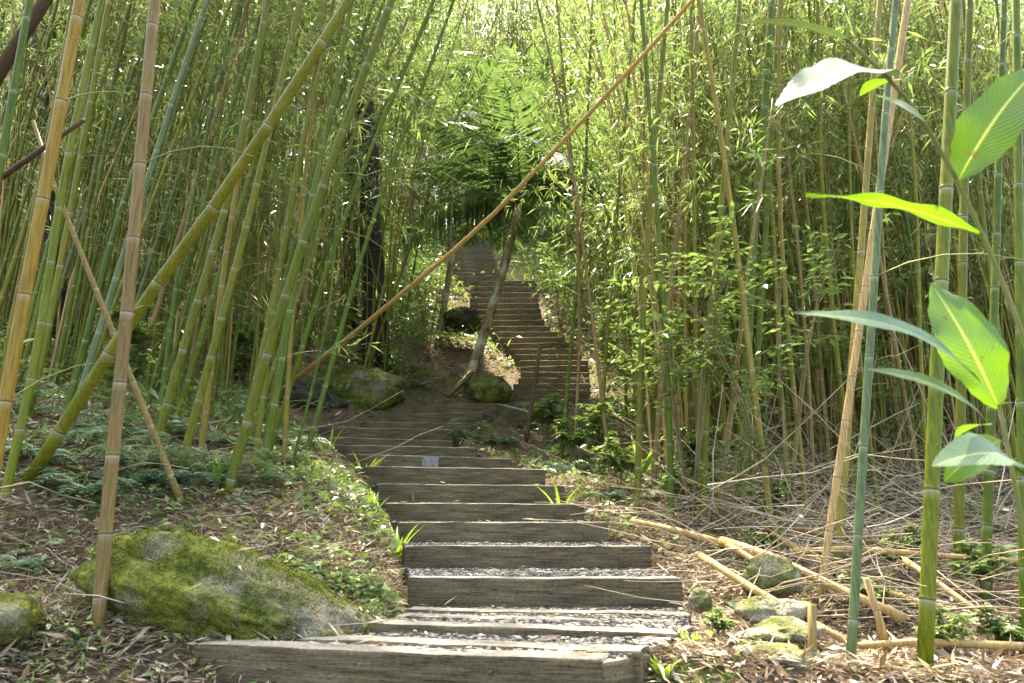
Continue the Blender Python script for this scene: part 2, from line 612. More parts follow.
# ------------------------------------------------------------------ the timber steps, surveyed from the photograph
# (left x, left top y, right x, right top y, face height px, distance left, distance right)
LAND = [(195, 643, 602, 659, 60, 2.90, 2.50),
        (300, 638, 640, 650, 7, 2.98, 2.66),
        (366, 622, 676, 632.5, 9, 3.22, 3.02),
        (397, 615, 690, 623.5, 8, 3.55, 3.4),
        (407, 609, 691, 614, 7, 3.85, 3.75)]
FLIGHT1 = [(408, 577, 682, 578, 30, 4.1), (404, 545.5, 651, 545.5, 25, 5.0), (398, 522, 608, 522, 22, 5.65),
           (386, 502.5, 583.5, 504, 19, 6.4), (378, 483.5, 564.6, 485.5, 19, 7.0), (366.5, 466, 545.5, 469, 18, 7.6),
           (347, 453.6, 511, 458.5, 15, 8.4), (334, 444.5, 477, 447.6, 14, 9.1), (315, 436, 453, 441, 13, 9.8),
           (309, 426.4, 454, 429.5, 14, 10.4), (361, 421.6, 466, 423, 11, 11.0)]
TURN = [(393, 414.6, 482, 411.5, 11, 11.5, 11.5), (438, 405, 497, 403, 11, 12.1, 12.1), (495.5, 403.5, 529, 412, 11, 12.1, 11.2)]
EDGE2 = np.array([(405, 497, 572), (398, 492, 578), (390, 506, 588), (375, 522, 590), (360, 521, 588), (345, 506, 576), (335, 495, 562),
                  (320, 480, 543), (300, 469, 538), (281, 472, 537)], float)[::-1]
steps = []   # name order: dict with tl, tr (world), riser
for s in LAND:
    steps.append(dict(tl=P(s[0], s[1], s[5]), tr=P(s[2], s[3], s[6]), h=s[4] * s[5] / F, kind='land'))
for s in FLIGHT1:
    steps.append(dict(tl=P(s[0], s[1], s[5]), tr=P(s[2], s[3], s[5]), h=s[4] * s[5] / F, kind='first'))
for s in TURN:
    steps.append(dict(tl=P(s[0], s[1], s[5]), tr=P(s[2], s[3], s[6]), h=s[4] * s[5] / F, kind='turn'))
N2 = 22
for i in range(N2):
    t = i / (N2 - 1)
    d = 12.6 + 6.9 * t
    y = 402 - 121 * (t ** .97)
    xl, xr = np.interp(y, EDGE2[:, 0], EDGE2[:, 1]), np.interp(y, EDGE2[:, 0], EDGE2[:, 2])
    sk = rng.normal(0, .6)
    steps.append(dict(tl=P(xl + rng.normal(0, .8), y - sk * .5, d), tr=P(xr + rng.normal(0, .8), y + sk, d), h=.2, kind='second'))
N3 = 11
for i in range(N3):
    t = i / (N3 - 1)
    d = 20.6 + 6.5 * t
    y = 276 - 36 * t
    steps.append(dict(tl=P(456 - 10 * t, y, d), tr=P(501 - 12 * t, y + .3, d), h=.22, kind='third'))
for s in steps:
    if s['kind'] in ('first', 'turn'):
        s['h'] = max(s['h'], .15)
    s['c'] = (s['tl'] + s['tr']) / 2

main = [s for s in steps if not (s['kind'] == 'turn' and s is steps[len(LAND) + len(FLIGHT1) + 2])]
D_ = np.array([s['c'][1] for s in main])
XL_ = np.array([s['tl'][0] for s in main])
XR_ = np.array([s['tr'][0] for s in main])
Z_ = np.array([s['c'][2] for s in main])
# line of the fronts, continued down towards the camera and up the hill
LD = np.concatenate([[-8, 0, 2.3], D_, [33, 48, 75]])
LZ = np.concatenate([[-3.6, -1.75, -.62], Z_, [Z_[-1] + 2.6, Z_[-1] + 9.5, Z_[-1] + 17]])
LX0 = np.concatenate([[-1.3, -1.2, -1.15], XL_, [XL_[-1] - .5, -4, -6]])
LX1 = np.concatenate([[.5, .45, .4], XR_, [XR_[-1] - .5, -2.6, -4.6]])
# the drop line: height of the tread below each front
ZLOW = np.concatenate([[-.55], Z_[:-1]])
ZLOW[1:5] = Z_[1:5] - .06


def H(x, y, detail=True):
    x, y = np.asarray(x, float), np.asarray(y, float)
    zt = np.interp(y, LD, LZ)
    zl = np.interp(y, np.concatenate([[-8, 0, 2.3], D_, [33, 48, 75]]), np.concatenate([[-3.6, -1.75, -.66], ZLOW, [Z_[-1] + 2.3, Z_[-1] + 9.2, Z_[-1] + 16.7]]))
    x0, x1 = np.interp(y, LD, LX0), np.interp(y, LD, LX1)
    zm = (zt + zl) / 2
    dl, dr = np.maximum(x0 - x, 0), np.maximum(x - x1, 0)
    left = .16 * smoothstep(0, .5, dl) * (1 - .9 * smoothstep(12, 13, y)) - .12 * smoothstep(13, 14, y) + .22 * np.minimum(dl, 3) + .42 * np.maximum(dl - 3, 0)
    left = left * (.12 + .88 * smoothstep(2.9, 5.2, y))
    right = -.05 * np.minimum(dr, 3) - .02 * dr
    left = left - .17 * smoothstep(0, .08, dl) * (1 - smoothstep(2.75, 3.1, y))
    inside = (x > x0) & (x < x1)
    out = zm + left + right
    n = vnoise(x * .7, y * .7, 3) * .10 + vnoise(x * 2.3, y * 2.3, 5) * .035
    amp = smoothstep(0, .7, dl + dr) * (1 + .06 * np.maximum(y - 6, 0)) * (.3 + .7 * smoothstep(2.8, 4.5, y))
    out = out + n * amp
    edge = smoothstep(.0, .12, dl + dr)
    low = zl - .07
    return np.where(inside, low, low + (out - low) * edge)


# ------------------------------------------------------------------ ground
def build_ground():
    xs = np.concatenate([-np.geomspace(60, 5.2, 40), np.arange(-5, 5.01, .07), np.geomspace(5.2, 60, 40)])
    ys = np.concatenate([np.linspace(-8, 1, 14)[:-1], np.arange(1, 8, .07), np.geomspace(8, 75, 150)])
    X, Y = np.meshgrid(xs, ys)
    Z = H(X, Y)
    v = np.stack([X, Y, Z], -1).reshape(-1, 3)
    nx = len(xs)
    i = np.arange(len(ys) - 1)[:, None] * nx + np.arange(nx - 1)[None]
    f = np.stack([i, i + 1, i + nx + 1, i + nx], -1).reshape(-1, 4)
    mb = MB()
    mb.add(v, f)
    o = link("ground", mb.mesh("ground", M['ground']))
    tag(o, "brown forest floor with patches of moss under the bamboo", kind='structure')


build_ground()


def box_grid(mb, L, Dp, Hh, nx=28, rough=.004, seed=0):
    """a sawn timber: rounded-off box with uneven edges; x along, y back, top at z=0"""
    r = np.random.default_rng(seed)
    prof = np.array([(0.0, -Hh), (0, -.012), (.003, -.004), (.012, 0), (Dp - .012, 0), (Dp - .003, -.004), (Dp, -.012), (Dp, -Hh)])
    xs = np.concatenate([[-L / 2], np.linspace(-L / 2 + .008, L / 2 - .008, nx), [L / 2]])
    n = len(prof)
    V = np.zeros((len(xs), n, 3))
    V[:, :, 0] = xs[:, None]
    V[:, :, 1] = prof[None, :, 0]
    V[:, :, 2] = prof[None, :, 1]
    ph = r.random(4) * 6.28
    wob = rough * (np.sin(xs * 5 + ph[0]) + .7 * np.sin(xs * 13 + ph[1]) + .5 * np.sin(xs * 29 + ph[2]))
    V[:, :, 2] += wob[:, None] * np.array([0, 1, 1, 1, 1, 1, 1, 0])[None]
    V[:, 1:7, 1] += (rough * .7 * np.sin(xs * 9 + ph[3]))[:, None]
    for e, sgn in ((0, 1), (-1, -1)):
        c = np.array((0, Dp / 2, -Hh / 2))
        V[e, :, 1:] = c[1:] + (V[e, :, 1:] - c[1:]) * .96
    V = V.reshape(-1, 3)
    i = np.arange(len(xs) - 1)[:, None] * n + np.arange(n)[None]
    k = np.arange(len(xs) - 1)[:, None] * n + (np.arange(n)[None] + 1) % n
    f = np.stack([i, i + n, k + n, k], -1).reshape(-1, 4)
    mb.add(V, f)
    for e, flip in ((0, 1), ((len(xs) - 1) * n, 0)):
        q = [[0, 1, 6, 7], [1, 2, 5, 6], [2, 3, 4, 5]]
        q = np.array(q) + e
        mb.f.append((q[:, ::-1] if not flip else q) + mb.n - len(V))


ORD = ["lowest", "second", "third", "fourth", "fifth", "sixth", "seventh", "eighth", "ninth", "tenth", "eleventh", "twelfth", "thirteenth",
       "fourteenth", "fifteenth", "sixteenth", "seventeenth", "eighteenth", "nineteenth", "twentieth", "twenty-first", "twenty-second"]
LAND_L = ["broad front timber of the gravel landing with bolt heads in its dark face",
          "thin timber edging just behind the front timber of the gravel landing",
          "middle timber edging across the gravel landing with a low dark face",
          "second timber edging below the foot of the first flight on the gravel landing",
          "low timber edging right at the foot of the first flight on the gravel landing"]
TURN_L = ["timber step at the top of the first flight where the path turns right",
          "short timber step leading to the second flight under the palm",
          "angled timber edging at the turn below the second flight"]
cnt = {}
for si, s in enumerate(steps):
    k = cnt.get(s['kind'], 0)
    cnt[s['kind']] = k + 1
    a, b = s['tl'], s['tr']
    L = float(np.linalg.norm(b - a))
    hh = s['h'] + (.06 if s['kind'] != 'land' else .1)
    if si == 0:
        hh = .34
    mb = MB()
    box_grid(mb, L, .16 if s['kind'] in ('first', 'turn') else (.13 if s['kind'] == 'land' else .2), hh, seed=si, rough=.0016)
    ang = math.atan2(b[1] - a[1], b[0] - a[0])
    pit = -math.asin((b[2] - a[2]) / L)
    o = link("timber_step", mb.mesh("timber_step", M['wood'], smooth=False), loc=s['c'], rot=(0, pit, ang))
    lab = {'land': lambda: LAND_L[k], 'turn': lambda: TURN_L[k],
           'first': lambda: f"weathered timber step, {ORD[k]} of the first flight above the gravel landing",
           'second': lambda: f"grey timber step, {ORD[k]} of the long second flight behind the palm trunk",
           'third': lambda: f"distant timber step, {ORD[k]} of the far flight left of the palm crown"}[s['kind']]()
    if s['kind'] == 'first' and k == 6:
        lab = "weathered timber step with a pale metal plate on its face, in the first flight"
    tag(o, lab, "step", "timber steps of the path")
    s['o'] = o
    if s['kind'] == 'first' and k == 6:
        mp = MB()
        w, h_ = .17 / 2, .13
        mp.add([(-w, -.008, -h_), (w, -.008, -h_), (w, -.008, -.012), (-w, -.008, -.012), (-w, .004, -h_), (w, .004, -h_), (w, .004, -.012), (-w, .004, -.012)],
               [(0, 1, 2, 3), (1, 5, 6, 2), (4, 0, 3, 7), (3, 2, 6, 7)])
        link("metal_plate", mp.mesh("metal_plate", M['metal'], False), o, loc=(.02, 0, 0))
    if si == 0:
        for bx_, bz in ((-.62, -.05), (.36, -.05), (.62, -.09)):
            mp = MB()
            tube(mp, [(0, 0, 0), (0, -.006, 0), (0, -.009, 0)], [.008, .008, .004], 10)
            link("bolt", mp.mesh("bolt", M['rust']), o, loc=(bx_, 0, bz))

# side timbers of the landing (they close its ends)
def side_timber(a, b, hh, lab, th=.11):
    a, b = np.array(a), np.array(b)
    L = float(np.linalg.norm(b - a))
    mb = MB()
    box_grid(mb, L, th, hh, seed=int(L * 1000), nx=12)
    link_o = link("side_timber", mb.mesh("side_timber", M['wood'], False), loc=(a + b) / 2,
                  rot=(0, -math.asin((b[2] - a[2]) / L), math.atan2(b[1] - a[1], b[0] - a[0])))
    tag(link_o, lab, "timber", "side timbers of the gravel landing")


e0 = steps[0]['tr']
side_timber(e0 + np.array((.004, .004, -.006)), P(653, 653, 2.78), .3, "stubby end timber at the right corner of the front landing timber")
side_timber(P(651, 646.5, 2.80), P(694, 626, 3.32), .25, "short side timber on the right edge of the gravel landing")
side_timber(P(244, 642.0, 2.98), P(366, 619.5, 3.32), .2, "slanting side timber on the left edge of the gravel landing", .14)

# ------------------------------------------------------------------ gravel path between the timbers (setting)
def build_path():
    mb = MB()
    order = main
    for i, s in enumerate(order):
        nx_ = order[i + 1] if i + 1 < len(order) else None
        a, b = s['tl'].copy(), s['tr'].copy()
        off = .012 if s['kind'] == 'land' else .008
        if nx_ is not None:
            c, d = nx_['tr'].copy(), nx_['tl'].copy()
        else:
            c, d = b + np.array((0, .8, 0)), a + np.array((0, .8, 0))
        u = unit(b - a)
        a, b = a + u * .015, b - u * .015
        a[1] += .02
        b[1] += .02
        c[1] += .03
        d[1] += .03
        if s['kind'] == 'first':   # the tread keeps the width of its own timber
            d[0], c[0] = min(d[0], a[0]) + .02, max(c[0], b[0]) - .02
        # treads climb a little towards the next timber
        zz = (a[2] + b[2]) / 2 - off
        zn = zz if s['kind'] != 'first' else zz + .02
        if s['kind'] == 'land' and i + 1 < len(order):
            zn = zz + .0
        top = np.array([(a[0], a[1], a[2] - off), (b[0], b[1], b[2] - off), (c[0], c[1], zn), (d[0], d[1], zn)])
        bot = top.copy()
        bot[:, 2] -= .3
        mb.add(np.concatenate([top, bot]), [(0, 1, 2, 3), (0, 4, 5, 1), (1, 5, 6, 2), (2, 6, 7, 3), (3, 7, 4, 0)])
        s['tread'] = top
    o = link("path", mb.mesh("path", M['tread'], False))
    tag(o, "grey gravel bed filling the treads between the timbers", kind='structure')


build_path()


def build_gravel():
    mb = MB()
    cube = np.array([(-1, -1, -1), (1, -1, -1), (1, 1, -1), (-1, 1, -1), (-1, -1, 1), (1, -1, 1), (1, 1, 1), (-1, 1, 1)], float) * .58
    ff = np.array([(0, 3, 2, 1), (4, 5, 6, 7), (0, 1, 5, 4), (1, 2, 6, 5), (2, 3, 7, 6), (3, 0, 4, 7)])
    for i, s in enumerate(main[:12]):
        t = s['tread']
        area = np.linalg.norm(np.cross(t[1] - t[0], t[3] - t[0]))
        n = int(area * (2600 if i < 5 else 1400))
        u, v = rng.random((n, 1)), rng.random((n, 1))
        v = v * .97 + .02
        if i >= 5:
            v = .12 + v * .88
        p = (t[0] * (1 - u) + t[1] * u) * (1 - v) + (t[3] * (1 - u) + t[2] * u) * v
        sz = rng.uniform(.005, .012, (n, 1, 1)) * np.where(rng.random((n, 1, 1)) < .12, 1.5, 1)
        c = cube[None] * (1 + rng.normal(0, .28, (n, 8, 3))) * sz * np.array((1.2, 1.2, .8))
        an = rng.random(n) * 6.28
        ca, sa = np.cos(an)[:, None], np.sin(an)[:, None]
        c = np.stack([c[..., 0] * ca - c[..., 1] * sa, c[..., 0] * sa + c[..., 1] * ca, c[..., 2]], -1)
        vv = c + p[:, None] + np.array((0, 0, .004))
        f = (np.arange(n)[:, None, None] * 8 + ff[None]).reshape(-1, 4)
        mb.add(vv.reshape(-1, 3), f, rnd=np.repeat(rng.random(n), 8))
    o = link("gravel", mb.mesh("gravel", M['gravel'], False))
    tag(o, "loose grey gravel chips on the treads of the steps", kind='stuff')


build_gravel()


# ------------------------------------------------------------------ rocks
def rock(name, c, size, m, label, cat="boulder", seed=1, rotz=0, amp=.22, freq=1.3, flat=0, sub=5, group=None):
    bm = bmesh.new()
    bmesh.ops.create_icosphere(bm, subdivisions=sub, radius=1)
    off = Vector((seed * 7.3, seed * 3.1, seed * 1.7))
    for v in bm.verts:
        p = v.co.copy()
        d = 1 + amp * mnoise.fractal(p * freq + off, 1.0, 2.0, 5) + amp * .35 * abs(mnoise.noise(p * freq * 3 + off))
        v.co = p * d
        if sub > 4:
            v.co += v.normal * (.012 * mnoise.noise(p * 14 + off) + .008 * mnoise.noise(p * 31 + off))
        if flat:
            v.co.z = max(-flat, min(flat, v.co.z)) + .06 * v.co.z
    for f in bm.faces:
        f.smooth = True
    me = bpy.data.meshes.new(name)
    bm.to_mesh(me)
    bm.free()
    me.transform(Matrix.Diagonal((*size, 1)))
    me.materials.append(m)
    o = link(name, me, loc=c, rot=(0, 0, rotz))
    tag(o, label, cat, group)
    return o


def on_ground(px, py, Y, dz=0):
    p = P(px, py, Y)
    p[2] = float(H(p[0], p[1])) + dz
    return p


c = P(235, 590, 3.35)
o = rock("boulder", (c[0], c[1], c[2] - .06), (.62, .36, .22), M['moss_rock'], "large rounded mossy boulder left of the gravel landing", seed=3, amp=.2, freq=1.3, sub=6)
o.rotation_euler = (R(-6), R(15), R(-12))
BIG = o


def moss_on(o, n, seed):
    r = np.random.default_rng(seed)
    me = o.data
    co = np.empty(len(me.vertices) * 3, np.float32)
    no = np.empty(len(me.vertices) * 3, np.float32)
    me.vertices.foreach_get("co", co)
    me.vertices.foreach_get("normal", no)
    co, no = co.reshape(-1, 3), no.reshape(-1, 3)
    k = np.nonzero((no[:, 2] > -.1) & (vnoise(co[:, 0] * 6, co[:, 1] * 6 + co[:, 2] * 5, 31) > -.1))[0]
    k = r.choice(k, n)
    mb = MB()
    p = co[k] + r.normal(0, .004, (n, 3))
    L = r.uniform(.006, .017, n)
    leaves(mb, p, no[k] + r.normal(0, .6, (n, 3)), L, L * .45, up=r.normal(0, 1, (n, 3)), droop=.1, rnd=np.clip(r.normal(.45, .25, n), 0, 1))
    link("moss", mb.mesh("moss", M['moss']), o)
    return co, no


BIG_V = moss_on(BIG, 5500, 4)
p = P(2, 620, 2.9)
rock("boulder", p, (.11, .12, .085), M['moss_rock'], "small mossy stone at the left edge beside the leaf litter", seed=5, sub=4)
p = P(355, 400, 11.9)
rock("boulder", p, (.75, .5, .45), M['moss_rock'], "pale mossy boulder behind the top of the first flight", seed=8, amp=.3)
p = P(300, 405, 11.2)
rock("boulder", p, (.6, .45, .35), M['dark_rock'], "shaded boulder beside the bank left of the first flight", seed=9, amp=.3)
p = P(490, 395, 12.7)
rock("boulder", p, (.33, .4, .33), M['moss_rock'], "mossy boulder at the foot of the leaning palm trunk", seed=11, amp=.25)
p = P(463, 320, 15.5)
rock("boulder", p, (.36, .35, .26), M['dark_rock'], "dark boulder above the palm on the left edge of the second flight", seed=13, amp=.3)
for i, (px, py, Y, sx, sy, sz, lab) in enumerate([
        (775, 612, 3.5, .15, .12, .06, "flat stone topmost in the pile of slabs right of the landing"),
        (785, 632, 3.25, .2, .13, .05, "wide flat stone in the middle of the slabs right of the landing"),
        (768, 660, 3.0, .19, .12, .06, "mossy flat stone lowest of the slabs right of the landing"),
        (772, 578, 4.0, .13, .12, .10, "pale rounded stone under the fallen canes right of the steps"),
        (700, 600, 3.75, .05, .05, .05, "small grey stone touching the lowest step of the first flight")]):
    p = P(px, py, Y)
    rock("stone", p, (sx, sy, sz), M['stone'], lab, "stone", seed=20 + i, amp=.3, rotz=i, sub=4)


# ------------------------------------------------------------------ bamboo
def resample(pts, n):
    pts = np.asarray(pts, float)
    seg = np.concatenate([[0], np.cumsum(np.linalg.norm(np.diff(pts, axis=0), axis=1))])
    s = np.linspace(0, seg[-1], n)
    # smooth: Catmull-Rom through the points by dense cubic fit
    out = np.stack([np.interp(s, seg, pts[:, k]) for k in range(3)], -1)
    for _ in range(n // 6):
        out[1:-1] = (out[:-2] + 2 * out[1:-1] + out[2:]) / 4
    return out


def culm_mesh(name, pts, r0, r1, m, internode=.28, sides=10, seed=0):
    rr = np.random.default_rng(seed)
    path = resample(pts, 60)
    seg = np.concatenate([[0], np.cumsum(np.linalg.norm(np.diff(path, axis=0), axis=1))])
    tot = seg[-1]
    s, wh, dk, bul = [0.], [0.], [0.], [1.]
    pos = rr.uniform(.08, internode)
    nodes = []
    while pos < tot - .05:
        k = (.8 + .4 * rr.random())
        r = r0 + (r1 - r0) * pos / tot
        e = r * .45 + .003
        for o_, w_, d_, b_ in ((-2.6 * e, 0, 0, 1), (-.8 * e, .3 * k, 0, 1.0), (-.45 * e, .7 * k, 0, 1.0), (-.12 * e, .75 * k, 0, 1.0), (0, 0, 1, 1.07), (.16 * e, .1, .5, 1.02), (.34 * e, .25, .2, 1.08), (.6 * e, 0, 0, 1.02), (1.2 * e, 0, 0, .98)):
            s.append(pos + o_)
            wh.append(w_)
            dk.append(d_)
            bul.append(b_)
        nodes.append(pos)
        pos += internode * rr.uniform(.85, 1.15) * (1 + .25 * min(1, pos / 3))
    s.append(tot)
    wh.append(0)
    dk.append(0)
    bul.append(1)
    s = np.array(s)
    pp = np.stack([np.interp(s, seg, path[:, k]) for k in range(3)], -1)
    rad = (r0 + (r1 - r0) * (s / tot)) * np.array(bul)
    mb = MB()
    tube(mb, pp, rad, sides, wht=np.array(wh), drk=np.array(dk))
    npt = np.stack([np.interp(nodes, seg, path[:, k]) for k in range(3)], -1)
    return mb.mesh(name, m), npt, path


def foliage(nodes, zmin, nb=2, blen=1.0, twigs=5, fan=4, leafL=.13, leafW=.017, seed=0, zmax=99, dens=1.0):
    """bamboo branches and leaves at the nodes of a culm -> (branch MB, leaf MB)"""
    global rng
    keep = rng
    rng = np.random.default_rng(seed)
    bb, lb = MB(), MB()
    pos, dr = [], []
    for nz in nodes:
        if nz[2] < zmin or nz[2] > zmax or rng.random() > dens:
            continue
        a0 = rng.random() * 6.28
        for k in range(nb):
            a = a0 + math.pi * k + rng.normal(0, .5)
            L = blen * rng.uniform(.5, 1.3)
            d = np.array((math.cos(a), math.sin(a), rng.uniform(.25, 1.1)))
            d = unit(d)
            t = np.linspace(0, 1, 5)[:, None]
            pts = nz + d * t * L + np.array((0, 0, -1)) * (t ** 2) * L * rng.uniform(.2, .5)
            tube(bb, pts, np.linspace(.004, .0015, 5), 3, cap=False)
            bare = fan > 1 and rng.random() < .22
            for q in range(twigs):
                f = rng.uniform(.3, 1.0) if q else 1.0
                b0 = nz + d * f * L + np.array((0, 0, -1)) * f * f * L * .35
                td = unit(d + rng.normal(0, .6, 3))
                tl = rng.uniform(.1, .3) * blen
                b1 = b0 + td * tl
                tube(bb, [b0, (b0 + b1) / 2 + rng.normal(0, .01, 3), b1], [.0018, .0013, .001], 3, cap=False)
                for w in range(0 if bare else fan):
                    g = rng.uniform(.35, 1)
                    pos.append(b0 + (b1 - b0) * g)
                    dr.append(unit(td + rng.normal(0, .7, 3) + np.array((0, 0, -.25))))
    n = len(pos)
    if n:
        leaves(lb, pos, dr, leafL * rng.uniform(.45, 1.55, n), leafW * rng.uniform(.75, 1.3, n), droop=.22)
    rng = keep
    return bb, lb


def foliage_mesh(bb, lb, lm='bleaf'):
    nf = sum(len(f) for f in lb.f)
    v, f = bb.arrays()
    lb.add(v, f[:, :4], rnd=.3)
    me = lb.mesh("foliage", M[lm])
    me.materials.append(M['gtwig'])
    mi = np.zeros(len(me.polygons), np.int32)
    mi[nf:] = 1
    me.polygons.foreach_set("material_index", mi)
    return me


# generic culms: each variant is culm + branches + leaves that share mesh data between copies
VAR = []
#        bend, lowest leaves, highest leaves, density above 6 m
VSPEC = [(.3, 2.6, 6.3), (.8, 3.0, 6.0), (1.4, 2.2, 6.5), (.5, 2.0, 6.0), (1.0, 1.6, 5.5),      # front stands
         (.4, 2.2, 7.5), (.9, 2.5, 7.5), (1.6, 1.8, 7.5), (2.0, 2.6, 8), (.6, 2.4, 7), (1.2, 1.6, 7.5),
         (.5, 3.6, 10), (1.2, 4.2, 10), (1.8, 3.2, 10), (.8, 2.6, 10)]                                # left stand, dense high leaves added to shade it   # deep stands
for i, (bend, zlo, zhi) in enumerate(VSPEC):
    hgt = 10.0
    t = np.linspace(0, 1, 14)
    r_ = np.random.default_rng(40 + i)
    wig = np.cumsum(r_.normal(0, .03, (14, 2)), 0)
    pts = np.stack([bend * t ** 2.6 + wig[:, 0] * .6, wig[:, 1] * .6, hgt * t - .3 - bend * .25 * t ** 3], -1)
    me, nodes, path = culm_mesh("culm", pts, .022, .007, None, internode=.30, sides=8, seed=i)
    bb, lb = foliage(nodes, zlo, nb=3 if 5 <= i < 11 else 2, blen=.62 if i < 5 else .8, twigs=5 if i < 5 else 7, fan=6, leafL=.12, leafW=.015, seed=i, dens=.75 if i < 5 else .82, zmax=zhi)
    if i > 10:      # bare lower twigs
        b2, l2 = foliage(nodes, 1.0, nb=2, blen=.9, twigs=2, fan=1, seed=i + 50, dens=.6, zmax=zlo + .5, leafL=.11, leafW=.013)
        v_, f_ = b2.arrays()
        bb.add(v_, f_)
        v_, f_ = l2.arrays()
        lb.add(v_, f_, rnd=.5)
    VAR.append(dict(culm=me, lf=foliage_mesh(bb, lb)))
CULMS = {}


def culm_data(i, key):
    if (i, key) not in CULMS:
        me = VAR[i]['culm'].copy()
        me.materials.clear()
        me.materials.append(M[key])
        CULMS[(i, key)] = me
    return CULMS[(i, key)]


def generic_bamboo(x, y, i, key, lean, az, sc, rs, label, group, leaf=True):
    z = float(H(x, y)) - .05
    e = link("bamboo", None, loc=(x, y, z))
    q = Matrix.Rotation(az, 4, 'Z') @ Matrix.Rotation(lean, 4, 'Y') @ Matrix.Rotation(rs, 4, 'Z')
    e.rotation_euler = q.to_euler()
    e.scale = (sc * 1.0, sc * 1.0, sc)
    link("culm", culm_data(i, key), e)
    if leaf:
        link("foliage", VAR[i]['lf'], e)
    tag(e, label, "bamboo", group)
    return e


HERO_XY = []


def hero(pxs, w0, w1, key, label, group=None, extend=5.0, internode=.3, leafy=True, tip_up=.35, base=True, lean_fol=2.6, seed=None, sides=14):
    """a culm measured in the photograph: list of (px, py, distance), widths in px at both ends"""
    pts = [P(*q) for q in pxs]
    r0 = .84 * w0 * pxs[0][2] / F / 2
    r1 = .84 * w1 * pxs[-1][2] / F / 2
    d0 = unit(pts[0] - pts[1])
    p = pts[0].copy()
    if base:
        k = 0
        while p[2] > H(p[0], p[1]) - .06 and k < 200:
            p = p + d0 * .02
            k += 1
        if k:
            pts = [p] + pts
    d1 = unit(pts[-1] - pts[-2])
    q = pts[-1]
    L0 = np.linalg.norm(pts[-1] - pts[0])
    if extend:
        for k in range(1, 5):
            dd = unit(d1 + np.array((0, 0, tip_up * .15 * k)))
            pts.append(pts[-1] + dd * extend / 4)
    Lt = L0 + extend
    rt = r0 + (r1 - r0) * Lt / max(L0, .1)
    rt = max(rt * .6, .006) if extend else r1
    origin = pts[0].copy()
    e = link("bamboo", None, loc=origin)
    loc = [a - origin for a in pts]
    sd = seed if seed is not None else len(HERO_XY)
    me, nodes, path = culm_mesh("culm", loc, r0, rt, M[key], internode, sides, sd)
    link("culm", me, e)
    if leafy and extend:
        bb, lb = foliage(nodes, lean_fol, nb=2, blen=.7, twigs=4, fan=4, seed=100 + sd, zmax=5.5, dens=.6)
        b2, _ = foliage(nodes, .7, nb=1, blen=.5, twigs=1, fan=0, seed=300 + sd, dens=.45, zmax=lean_fol + .4)
        if b2.n:
            v_, f_ = b2.arrays()
            bb.add(v_, f_)
        if lb.n:
            link("foliage", foliage_mesh(bb, lb), e)
    tag(e, label, "bamboo", group)
    HERO_XY.append((origin[0], origin[1]))
    return e


G1 = "foreground bamboo left of the steps"
G2 = "foreground bamboo right of the steps"
hero([(100, 600, 3.05), (107, 500, 3.05), (125, 342, 3.03), (141, 150, 3.0), (155, 0, 3.0)], 16, 18, 'culm_brown',
     "thick brown bamboo rooted in leaf litter left of the mossy boulder", G1, internode=.255, lean_fol=3.2)
hero([(-12, 500, 3.0), (10, 370, 3.0), (45, 190, 3.0), (80, 0, 3.0)], 17, 17, 'culm_ochre',
     "ochre yellow bamboo leaning right at the left edge", G1, internode=.36, lean_fol=3.2)
hero([(-45, 420, 3.5), (0, 165, 3.5), (30, 0, 3.5)], 11, 11, 'culm_green', "green bamboo crossing the top left corner", G1, lean_fol=3.2)
hero([(12, 465, 4.2), (40, 345, 4.2), (62, 180, 4.2), (102, 0, 4.2)], 11, 9, 'culm_green', "green bamboo just right of the ochre yellow culm", G1, lean_fol=3.5)
hero([(72, 412, 4.3), (135, 312, 4.2), (215, 208, 4.05), (280, 108, 3.95), (350, 0, 3.9)], 16, 16, 'culm_olive',
     "thick olive bamboo leaning far right behind the brown culm", G1, internode=.42, lean_fol=3.2)
hero([(153, 432, 4.6), (110, 325, 4.5), (58, 195, 4.4)], 9, 8, 'culm_brown', "dead brown bamboo leaning left against the ochre culm", G1, extend=.5, leafy=False)
hero([(150, 465, 5.0), (185, 342, 5.0), (232, 190, 5.0), (268, 0, 4.9)], 11, 9, 'culm_olive', "olive bamboo standing among ferns, the leftmost of a leaning trio", G1, lean_fol=3.4)
hero([(180, 470, 5.2), (215, 342, 5.2), (250, 215, 5.2), (300, 0, 5.2)], 10, 9, 'culm_olive', "olive bamboo rising behind ferns, the middle of a leaning trio", G1, lean_fol=3.4)
hero([(233, 472, 5.0), (268, 350, 5.0), (310, 220, 4.9), (352, 105, 4.85), (392, 0, 4.8)], 12, 13, 'culm_olive',
     "olive bamboo curving up right above the mossy bank, rightmost of a leaning trio", G1, internode=.38, lean_fol=3.4)
hero([(263, 470, 5.6), (280, 380, 5.6), (295, 270, 5.6), (330, 120, 5.6), (352, 0, 5.6)], 9, 7, 'culm_green', "slim green bamboo close behind the curving olive culm", G1)
hero([(285, 440, 6.2), (290, 340, 6.2), (303, 200, 6.2), (322, 0, 6.2)], 6, 6, 'culm_yellow', "thin straw coloured bamboo on the bank behind the curving olive culm", G1)
hero([(296, 450, 6.0), (312, 390, 6.0), (330, 310, 6.0), (336, 225, 6.0)], 4, 3, 'culm_green', "thin green bamboo sapling on the bank beside the first flight", G1, extend=1.2, lean_fol=.9)
hero([(205, 420, 6.0), (226, 250, 6.0), (252, 100, 6.0), (265, 0, 6.0)], 8, 7, 'culm_yellow', "yellowish bamboo between two olive culms left of the bank", G1)
